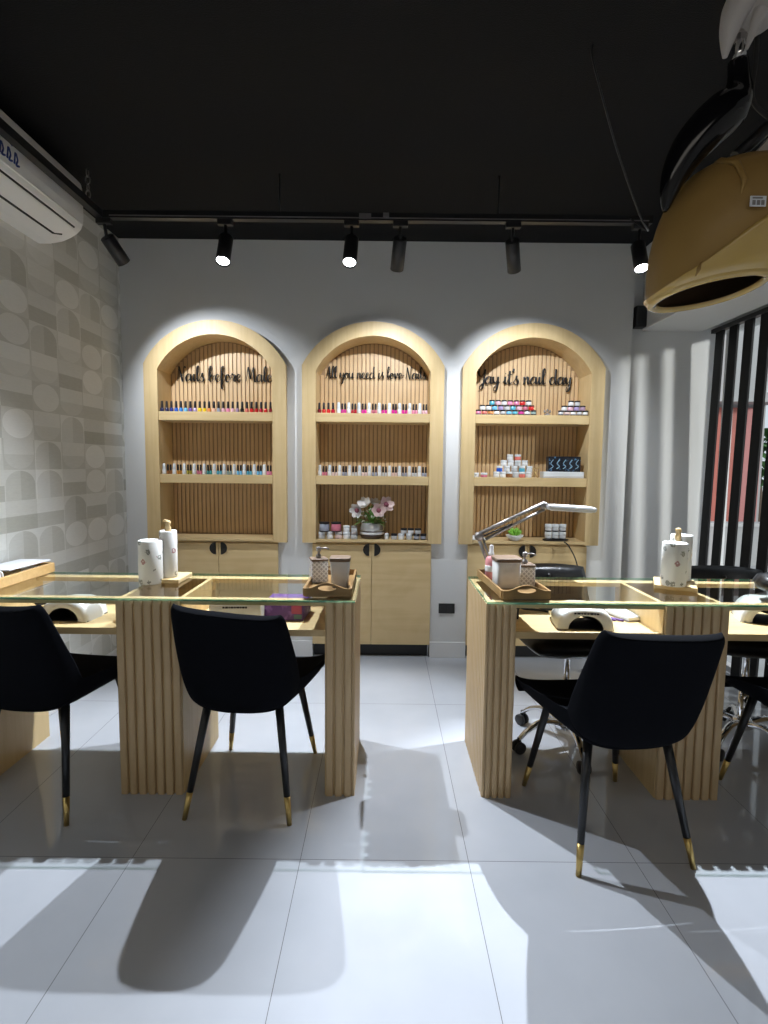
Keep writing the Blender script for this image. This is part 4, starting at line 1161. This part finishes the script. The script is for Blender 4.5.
# magnifier lamp clamped to right desk
t = thing('magnifier_lamp', 'grey jointed work lamp reaching from the right desk tray towards the niche', 'lamp', (0.50, 2.515, ZT))
MB().box((0, 0, 0.012), (0.045, 0.05, 0.024), bev=0.004).build('clamp', M['metal_grey'], t)
J1 = Vector((-0.052, 0.03, 0.190)); J2 = Vector((0.248, 0.03, 0.338)); H0 = Vector((0.250, 0.03, 0.334)); H1 = Vector((0.460, 0.03, 0.324))
MB().tube([(0, 0, 0.02), (0, 0.005, 0.07)], 0.010, 10).tube([(-0.008, 0.006, 0.06), J1+Vector((-0.006, -0.006, 0))], 0.008, 8).tube([(0.010, 0.006, 0.06), J1+Vector((0.014, -0.006, 0))], 0.005, 8).build('lower_arm', M['metal_grey'], t)
MB().tube([J1+Vector((0, -0.008, 0.014)), J2+Vector((0, -0.008, 0.014))], 0.009, 8).tube([J1+Vector((0.03, -0.008, -0.012)), J2+Vector((0.0, -0.008, -0.016))], 0.0075, 8).build('upper_arm', M['metal_grey'], t)
MB().tube([J1+Vector((0.02, -0.018, 0.006)), J1.lerp(J2, 0.5)+Vector((0, -0.018, -0.012))], 0.0042, 8).build('spring', M['blackmetal'], t)
RY = Matrix.Rotation(PI/2, 3, 'X')
MB().lathe([(0.001, -0.02), (0.019, -0.02), (0.021, 0), (0.019, 0.02), (0.001, 0.02)], J1, 18, rot=RY).build('elbow_joint', M['metal_grey'], t)
MB().lathe([(0.001, -0.02), (0.017, -0.02), (0.019, 0), (0.017, 0.02), (0.001, 0.02)], J2, 18, rot=RY).build('head_joint', M['metal_grey'], t)
MB().tube([J2+Vector((0.01, 0, 0.0)), J2+Vector((0.06, 0, -0.006))], 0.012, 8).build('neck', M['metal_grey'], t)
hd = MB().box((H0+H1)/2+Vector((0.01, 0, 0)), (0.225, 0.12, 0.024), bev=0.010, rot=Matrix.Rotation(math.radians(3), 3, 'Y')).build('lamp_head', M['lamphead'], t)
MB().box((H0+H1)/2+Vector((0.01, 0, -0.0135)), (0.19, 0.09, 0.003), rot=Matrix.Rotation(math.radians(3), 3, 'Y')).build('light_panel', M['white'], hd)
tag(MB().tube(catmull([(1.20, 3.60, 0.822), (1.225, 3.585, 0.80), (1.262, 3.55, 0.72), (1.262, 3.45, 0.62), (1.235, 3.2, 0.50), (1.20, 3.1, 0.20), (1.25, 3.2, 0.008), (1.30, 3.45, 0.006)], 8), 0.004, 8).build('power_cord', M['cord']),
    'thin dark cord hanging in front of the right low cabinet', 'cord')

# ------------------------------------------------------------------ ceiling track, spotlights
t = thing('lighting_track', 'black lighting track running along the back and left ceiling', 'track light rail', (-1.44, 2.86, 2.54))
MB().bb((-0.018, -0.018, 0), (2.77, 0.018, 0.036)).build('back_rail', M['blackmetal'], t)
MB().bb((-0.018, -3.2, 0), (0.018, -0.0185, 0.036)).build('side_rail', M['blackmetal'], t)
MB().bb((0.05, -0.0205, 0.008), (2.75, -0.0175, 0.013)).build('rail_groove', M['metal_grey'], t)
MB().bb((1.30, -0.024, 0.006), (1.36, -0.018, 0.030)).bb((1.42, -0.024, 0.014), (1.45, -0.018, 0.034)).build('joint_plate', M['metal_grey'], t)
for dx in (0.9, 2.0): MB().tube([(dx, 0, 0.03), (dx, 0, ZC-2.54)], 0.004, 8).build('hanger_rod', M['blackmetal'], t)
t = thing('hanging_chain', 'short chain hanging from the ceiling above the track corner', 'chain', (-1.49, 2.84, ZC))
for k in range(5):
    z = -0.015-0.034*k
    pts = [(0.011*math.cos(a) if k % 2 else 0, 0 if k % 2 else 0.011*math.cos(a), z+0.021*math.sin(a)) for a in [2*PI*i/14 for i in range(15)]]
    MB().tube(pts, 0.0028, 6, cap=False).build('chain_link', M['metal_grey'], t)
tag(MB().tube(catmull([(0.70, 2.0, ZC), (0.70, 2.0, 2.72), (0.76, 2.05, 2.62), (0.86, 2.15, 2.50), (1.02, 2.3, 2.34), (1.15, 2.5, 2.36), (1.2, 2.8, 2.54)], 6), 0.0035, 6).build('ceiling_wire', M['blackmetal']),
    'thin loose wire hanging from the ceiling to the right end of the track', 'wire')

def track_spot(label, px, base, aim, lit, power=0.0, size=100, blend=0.6, warm=(0.84, 0.91, 1.0), ll=0.16, rad=0.035, lrad=0.012):
    """base: knuckle position, aim: target point"""
    t = thing('track_spotlight', label, 'spotlight', base, 0, 'black cylinder track spotlights')
    b = Vector(base); d = (Vector(aim)-b).normalized()
    R_ = d.to_track_quat('Z', 'Y').to_matrix()
    MB().box((0, 2.86-base[1], 2.528-base[2]), (0.075, 0.032, 0.026), bev=0.003).build('track_adapter', M['blackmetal'], t)
    MB().tube([(0, 2.86-base[1], 2.52-base[2]), (0, 0, 0.0), d*0.02], 0.008, 10).build('stem', M['blackmetal'], t)
    body = MB().lathe([(rad*0.9, 0.0), (rad, 0.003), (rad, ll), (rad*0.93, ll+0.001), (rad*0.90, ll-0.012), (0.0, ll-0.014)], d*0.0, 28, rot=R_).build('lamp_body', M['blackmetal'], t)
    MB().lathe([(rad*0.90, ll-0.010), (rad*0.6, ll-0.006), (0.0, ll-0.005)], (0, 0, 0), 24, rot=R_).build('lamp_lens', M['lens'] if lit else M['lensoff'], body)
    if power > 0:
        L = bpy.data.lights.new('spot_light', 'SPOT'); L.energy = power; L.spot_size = math.radians(size); L.spot_blend = blend
        L.color = warm; L.shadow_soft_size = lrad
        lo = bpy.data.objects.new('spot_light', L); COL.objects.link(lo)
        lo.parent = t
        lo.location = d*(ll+0.012)
        lo.rotation_euler = d.to_track_quat('-Z', 'Y').to_euler()
    return t
PW = 170
track_spot('black cylinder spotlight at far left of the track, pointing at the left niche', 112, (-1.425, 2.88, 2.462), (-1.12, 3.60, 1.75), False, 62, 85, 0.8, ll=0.14)
track_spot('lit black spotlight above the left niche, tilted left towards the viewer', 219, (-0.815, 2.875, 2.460), (-0.80, 1.98, 0.7), True, 185, 108, 1.0)
track_spot('lit black spotlight left of centre, above the middle niche left side', 347, (-0.178, 2.875, 2.460), (-0.26, 1.98, 0.7), True, 215, 96, 0.4)
track_spot('unlit-looking black spotlight right of centre, hanging straight above the middle niche', 398, (0.068, 2.875, 2.468), (-0.02, 3.60, 1.70), False, 62, 85, 0.8)
track_spot('black spotlight second from the right, hanging straight above the right niche', 514, (0.636, 2.875, 2.462), (0.90, 3.60, 1.70), False, 62, 85, 0.8)
track_spot('lit black spotlight at the right end of the track beside the hood dryer', 640, (1.275, 2.875, 2.445), (1.19, 1.98, 0.7), True, 430, 66, 0.45)

# ------------------------------------------------------------------ air conditioner
t = thing('air_conditioner', 'white wall air conditioner high on the left wall', 'air conditioner', (XL, 2.42, 2.405)); t.scale = (1.0, 1.0, 1.12)
Y0, Y1 = -0.50, 0.42
prof = [(0.0, 0.275), (0.16, 0.278), (0.205, 0.270), (0.222, 0.255), (0.227, 0.235), (0.229, 0.12), (0.225, 0.085), (0.214, 0.062), (0.195, 0.045), (0.165, 0.028), (0.12, 0.010), (0.06, 0.0), (0.0, 0.0)]
sec = [(1.0, Y0), (1.0, Y1-0.02), (0.985, Y1-0.006), (0.95, Y1)]
m = MB()
rows = []
for sc, yy in [(0.95, Y0), (0.985, Y0+0.006), (1.0, Y0+0.02)] + sec[1:]:
    rows.append([(p[0]*sc, yy, 0.139+(p[1]-0.139)*sc) for p in prof])
V = m.grid(rows, smooth=False); m.bm.faces.new(V[0]); m.bm.faces.new(V[-1]); m.build('casing', M['ac'], t)
MB().tube([(0.2245, Y0+0.03, 0.082), (0.2245, Y1-0.03, 0.082)], 0.004, 8).build('chin_ridge', M['ac'], t)
MB().tube([(0.206, Y0+0.05, 0.0545), (0.206, Y1-0.06, 0.0545)], 0.0045, 6).build('upper_gap', M['ac_dark'], t)
MB().tube([(0.128, Y0+0.05, 0.0125), (0.128, Y1-0.11, 0.0125), (0.150, Y1-0.07, 0.0212)], 0.005, 6).build('vent_gap', M['ac_dark'], t)
m = MB(); m.prism([(0.200, 0.0475), (0.203, 0.0465), (0.136, 0.0135), (0.134, 0.0165)], 'y', Y0+0.05, Y1-0.07); m.build('louvre', M['ac'], t)
m = MB()
def ac_stroke(p, r=0.004): m.tube(catmull([(0.2285, y_+0.03, z_-0.062) for y_, z_ in p], 4), r, 6)
for k in range(5):
    yy = -0.30+0.042*k
    ac_stroke([(yy, 0.165), (yy+0.008, 0.205), (yy+0.020, 0.185), (yy+0.012, 0.165), (yy+0.03, 0.168)])
ac_stroke([(-0.24, 0.225), (-0.19, 0.235), (-0.14, 0.222)])
m.build('brand_mark', M['blue'], t)

# ------------------------------------------------------------------ small black speaker under beam
t = thing('wall_speaker', 'small black box on the wall below the hood dryer', 'speaker', (1.675, YB+0.05, 2.305))
MB().box((0, -0.035, 0), (0.085, 0.07, 0.135), bev=0.005).build('housing', M['blackmetal'], t)
MB().box((0, -0.071, 0), (0.07, 0.003, 0.115)).build('grille', M['kick'], t)

# ------------------------------------------------------------------ hood dryer
t = thing('hood_dryer', 'gold salon hood dryer hanging from an arm at upper right', 'hair dryer', (0.78, 1.30, 1.84))
HC = Vector((0.78, 1.30, 1.84))
def V3(*p): return Vector(p) - HC
# rings from the opening up to the crown: left end, right end (x, z), half depth, extra rise of the near side
rings = [((0.622, 1.709), (0.862, 1.747), 0.112, 0.007), ((0.615, 1.720), (0.888, 1.762), 0.124, 0.008), ((0.614, 1.740), (0.928, 1.795), 0.132, 0.008), ((0.614, 1.776), (0.958, 1.842), 0.142, 0.008), ((0.618, 1.820), (0.976, 1.886), 0.146, 0.006),
         ((0.627, 1.864), (0.983, 1.926), 0.144, 0.004), ((0.640, 1.907), (0.978, 1.960), 0.136, 0.002), ((0.664, 1.950), (0.962, 1.991), 0.120, 0.0), ((0.690, 1.978), (0.935, 1.996), 0.096, 0.0), ((0.736, 2.000), (0.902, 2.006), 0.062, 0.0), ((0.795, 2.008), (0.856, 2.009), 0.022, 0.0)]
NK = 44
def ring_pts(l, r_, hd_, rise):
    a, b = V3(l[0], 1.30, l[1]), V3(r_[0], 1.30, r_[1])
    c = (a+b)/2; e = (b-a)/2
    out = []
    for k in range(NK):
        th_ = 2*PI*k/NK
        cc, ss = math.cos(th_), math.sin(th_)
        out.append(c + e*math.copysign(abs(cc)**0.92, cc) + Vector((0, hd_*math.copysign(abs(ss)**0.9, ss), -rise*ss)))
    return out
R_all = [ring_pts(*r) for r in rings]
cols_ = [catmull([R_all[i][k] for i in range(len(R_all))], 8) for k in range(NK)]     # meridians, 8 steps per ring
def on(k, s_):
    f = max(0.0, min(len(cols_[0])-1.001, s_*8)); i = int(f)
    return cols_[k][i].lerp(cols_[k][i+1], f-i)
def bound(k): return 3.7 + 3.0*math.cos(2*PI*k/NK)       # visor edge: low at the tip, high at the hinge
TOP = len(rings)-1
up = MB()
Vt = up.grid([[on(k, bound(k) + (TOP-bound(k))*j/22) for k in range(NK)] for j in range(23)], closed=True)
up.bm.faces.new(Vt[-1])
up = up.build('upper_shell', M['goldhood'], t)
def bulge(k, s_, b_):
    p = on(k, s_); c_ = Vector((0.0, 0, p.z)); d = (p - c_); d.z = 0
    return p + d.normalized()*0.005
vz = MB()
rows = [[bulge(k, bound(k)*j/14, 0) for k in range(NK)] for j in range(15)]
rows.append([on(k, bound(k)+0.10) for k in range(NK)])
vz.grid(rows, closed=True)
vz = vz.build('visor', M['goldvisor'], t)
lip0 = [bulge(k, 0.0, 0) for k in range(NK)]
lipc = sum(lip0, Vector())/NK
m = MB()
rows = []
for j in range(9):     # rolled edge from the outside to the inside of the opening
    a = PI*j/8
    rows.append([p + (lipc-p).normalized()*(0.011*(1-math.cos(a))) + Vector((0, 0, -0.010*math.sin(a))) for p in lip0])
m.grid(rows, closed=True); m.build('rolled_lip', M['goldvisor'], vz)
m = MB()
rows = [rows[-1]] + [[(lambda p, c_: c_ + (p-c_)*0.88)(on(k, 0.6*j), Vector((sum(on(q, 0.6*j).x for q in range(NK))/NK, 0, on(k, 0.6*j).z))) for k in range(NK)] for j in range(1, 15)]
Vt = m.grid(rows, closed=True); m.bm.faces.new(Vt[-1]); m.build('inner_lining', M['hoodin'], t)
def near(k, s_, d=0.0):
    p = on(k, s_); return p + Vector((0, -d, 0))
KF = int(NK*0.75)
MB().tube([near(25, 8.6, 0.0), near(27, 7.8, 0.003), near(29, 6.8, 0.004), near(30, 5.6, 0.003), near(30, 4.8, -0.002)], [0.003, 0.007, 0.007, 0.006, 0.001], 8).build('moulded_rib', M['goldhood'], up)
MB().tube([near(28, 2.0, 0.004), near(28, 1.4, 0.006), near(28, 0.7, 0.005)], [0.001, 0.0045, 0.001], 8).build('vent_slot', M['goldhood'], vz)
stk = MB().box(V3(0.748, 1.150, 1.858), (0.032, 0.002, 0.020)).build('price_sticker', M['sheet'], t)
m = MB()
for i in range(3): m.box(V3(0.739+0.009*i, 1.1485, 1.855), (0.006, 0.001, 0.009))
m.box(V3(0.746, 1.1485, 1.864), (0.020, 0.001, 0.003)); m.build('sticker_print', M['metal_grey'], stk)
def arm(pts, rr, mat, name, y_, seg=14, par=None):
    Pc = catmull([V3(a, y_, b) for a, b in pts], 5)
    rc = [v.x for v in catmull([Vector((q, 0, 0)) for q in rr], 5)]
    return MB().tube(Pc, rc, seg).build(name, mat, par or t)
arm([(0.744, 2.185), (0.748, 2.147), (0.746, 2.117), (0.727, 2.087), (0.688, 2.050), (0.652, 2.008), (0.625, 1.959), (0.612, 1.917), (0.607, 1.888), (0.605, 1.876)],
    [0.019, 0.022, 0.031, 0.043, 0.044, 0.039, 0.029, 0.019, 0.010, 0.004], M['glossblack'], 'curved_arm', 1.24)
MB().tube([V3(0.745, 1.24, 2.170), V3(0.746, 1.24, 2.235)], 0.0135, 14).build('chrome_pin', M['chrome'], t)
ch = arm([(0.90, 2.44), (0.86, 2.395), (0.806, 2.334), (0.767, 2.287), (0.748, 2.258), (0.742, 2.243)], [0.075, 0.072, 0.064, 0.050, 0.034, 0.020], M['cream'], 'bracket_head', 1.25)
arm([(0.740, 2.30), (0.726, 2.275), (0.714, 2.239), (0.709, 2.206), (0.707, 2.182)], [0.030, 0.028, 0.020, 0.012, 0.005], M['cream'], 'bracket_prong', 1.225, par=ch)
arm([(0.766, 2.262), (0.760, 2.244), (0.753, 2.221), (0.742, 2.188)], [0.014, 0.011, 0.008, 0.0035], M['cream'], 'bracket_prong', 1.21, par=ch)
arm([(0.798, 2.30), (0.801, 2.209), (0.798, 2.131), (0.84, 2.089), (0.90, 2.06)], [0.005]*5, M['cord'], 'cable', 1.27)
MB().tube([V3(0.811, 1.34, 2.045), V3(0.91, 1.34, 2.135)], 0.014, 10).build('rear_strut', M['blackmetal'], t)
m = MB(); m.prism([(0.787-0.78, 1.995-1.84), (0.812-0.78, 1.974-1.84), (0.816-0.78, 2.028-1.84)], 'y', -0.08, -0.06); m.build('side_plate', M['cream'], t)
m = MB(); m.prism([(a-0.78, b-1.84) for a, b in ((0.778, 1.942), (0.789, 1.972), (0.86, 1.990), (0.86, 1.905), (0.789, 1.910))], 'y', -0.16, -0.06); m.build('hinge_block', M['blackmetal'], t)
MB().tube([V3(0.90, 1.25, 2.44), V3(1.6, 1.28, 2.50), V3(XR-0.01, 1.30, 2.50)], 0.04, 14).build('wall_arm', M['cream'], t)

# ------------------------------------------------------------------ outside, seen between the slats
tag(MB().bb((XR+0.125, -6, -0.15), (16, 16, -0.04)).build('pavement', M['outgrey']), kind='structure')
t = thing('shop_building', 'low pale shop across the street with red and pink fronts', 'building', (6.5, 9.5, -0.04))
MB().bb((-3.0, 0.0, 0), (0.05, 3.0, 4.3)).build('facade', M['outwhite'], t)
MB().bb((-0.98, -0.06, 0.25), (-0.36, 0.0, 2.40)).build('red_front', M['outred'], t)
MB().bb((-0.34, -0.06, 0.25), (-0.03, 0.0, 2.40)).build('pink_front', M['outpink'], t)
MB().bb((-0.70, -0.10, 0.9), (-0.60, -0.06, 1.9)).build('yellow_sign', M['outyellow'], t)
MB().bb((-3.0, -0.5, 2.45), (0.05, 0.0, 2.60)).build('canopy', M['outwhite'], t)
t = thing('street_tree', 'green tree beyond the slats at the right photo edge', 'tree', (7.2, 10.5, -0.04))
MB().tube([(0, 0, 0), (0.03, 0, 0.8), (0, 0.05, 1.4)], [0.08, 0.06, 0.05], 8).build('trunk', M['trunk'], t)
m = MB()
for k in range(420):
    a = rnd.uniform(0, 2*PI); e = rnd.uniform(-1.2, 1.5); rr = rnd.uniform(0.3, 0.75)
    p = Vector((rr*math.cos(a)*math.cos(e), rr*math.sin(a)*math.cos(e), 1.55+rr*0.8*math.sin(e)))
    leaf(m, p, (rnd.uniform(-1, 1), rnd.uniform(-1, 1), rnd.uniform(-.5, 1)), 0.22, 0.06)
m.build('crown', M['outgreen'], t)
t = thing('planter_wall', 'low pale wall outside behind the slats', 'wall', (5.5, 7.6, -0.04))
MB().bb((-2.5, 0, 0), (4.0, 0.2, 0.55)).build('wall_body', M['outwhite'], t)
MB().bb((-2.5, -0.03, 0.55), (4.0, 0.23, 0.60)).build('coping', M['outgrey'], t)

# ------------------------------------------------------------------ world, sun, fill lamps
wd = bpy.data.worlds.new('World'); scn.world = wd; wd.use_nodes = True
nt = wd.node_tree; bg = nt.nodes['Background']
sky = nt.nodes.new('ShaderNodeTexSky'); sky.sky_type = 'HOSEK_WILKIE'; sky.turbidity = 5.0; sky.ground_albedo = 0.4
sky.sun_direction = Vector((0.75, -0.45, 0.5)).normalized()
mx = nt.nodes.new('ShaderNodeMix'); mx.data_type = 'RGBA'; mx.inputs[0].default_value = 0.25
mx.inputs[6].default_value = (0.85, 0.92, 1.0, 1)
nt.links.new(sky.outputs[0], mx.inputs[7]); nt.links.new(mx.outputs[2], bg.inputs['Color'])
bg.inputs['Strength'].default_value = 1.1
S = bpy.data.lights.new('sun', 'SUN'); S.energy = 3.0; S.angle = math.radians(5); S.color = (1.0, 0.98, 0.95)
so = bpy.data.objects.new('sun', S); COL.objects.link(so)
so.rotation_euler = Vector((-0.78, 0.60, -0.20)).to_track_quat('-Z', 'Y').to_euler()
def area(loc, sx, sy, energy, col, aim=(0, 0, -1)):
    A = bpy.data.lights.new('added_fill_light', 'AREA'); A.shape = 'RECTANGLE'; A.size = sx; A.size_y = sy; A.energy = energy; A.color = col
    o = bpy.data.objects.new('added_fill_light', A); COL.objects.link(o); o.location = loc
    o.rotation_euler = Vector(aim).to_track_quat('-Z', 'Y').to_euler()
area((0.0, -0.9, ZC-0.03), 2.6, 1.2, 13, (1.0, 0.93, 0.84))  # added warm fill behind the camera, stands for no particular fitting

# ------------------------------------------------------------------ camera
cam = bpy.data.cameras.new('camera'); co = bpy.data.objects.new('camera', cam); COL.objects.link(co)
cam.sensor_fit = 'VERTICAL'; cam.sensor_height = 36.0; cam.lens = 545/1024*36.0
cam.clip_start = 0.05
P_, RO = math.radians(4.93), math.radians(0.6)
Rm = Matrix.Rotation(PI/2-P_, 4, 'X') @ Matrix.Rotation(RO, 4, 'Z')
co.matrix_world = Matrix.Translation((0, 0, 1.32)) @ Rm
scn.camera = co
scn.view_settings.view_transform = 'Standard'
scn.view_settings.look = 'None'
scn.view_settings.exposure = 0.0
scn.cycles.use_denoising = True
scn.cycles.max_bounces = 10
scn.cycles.transparent_max_bounces = 16
scn.cycles.sample_clamp_indirect = 4.0
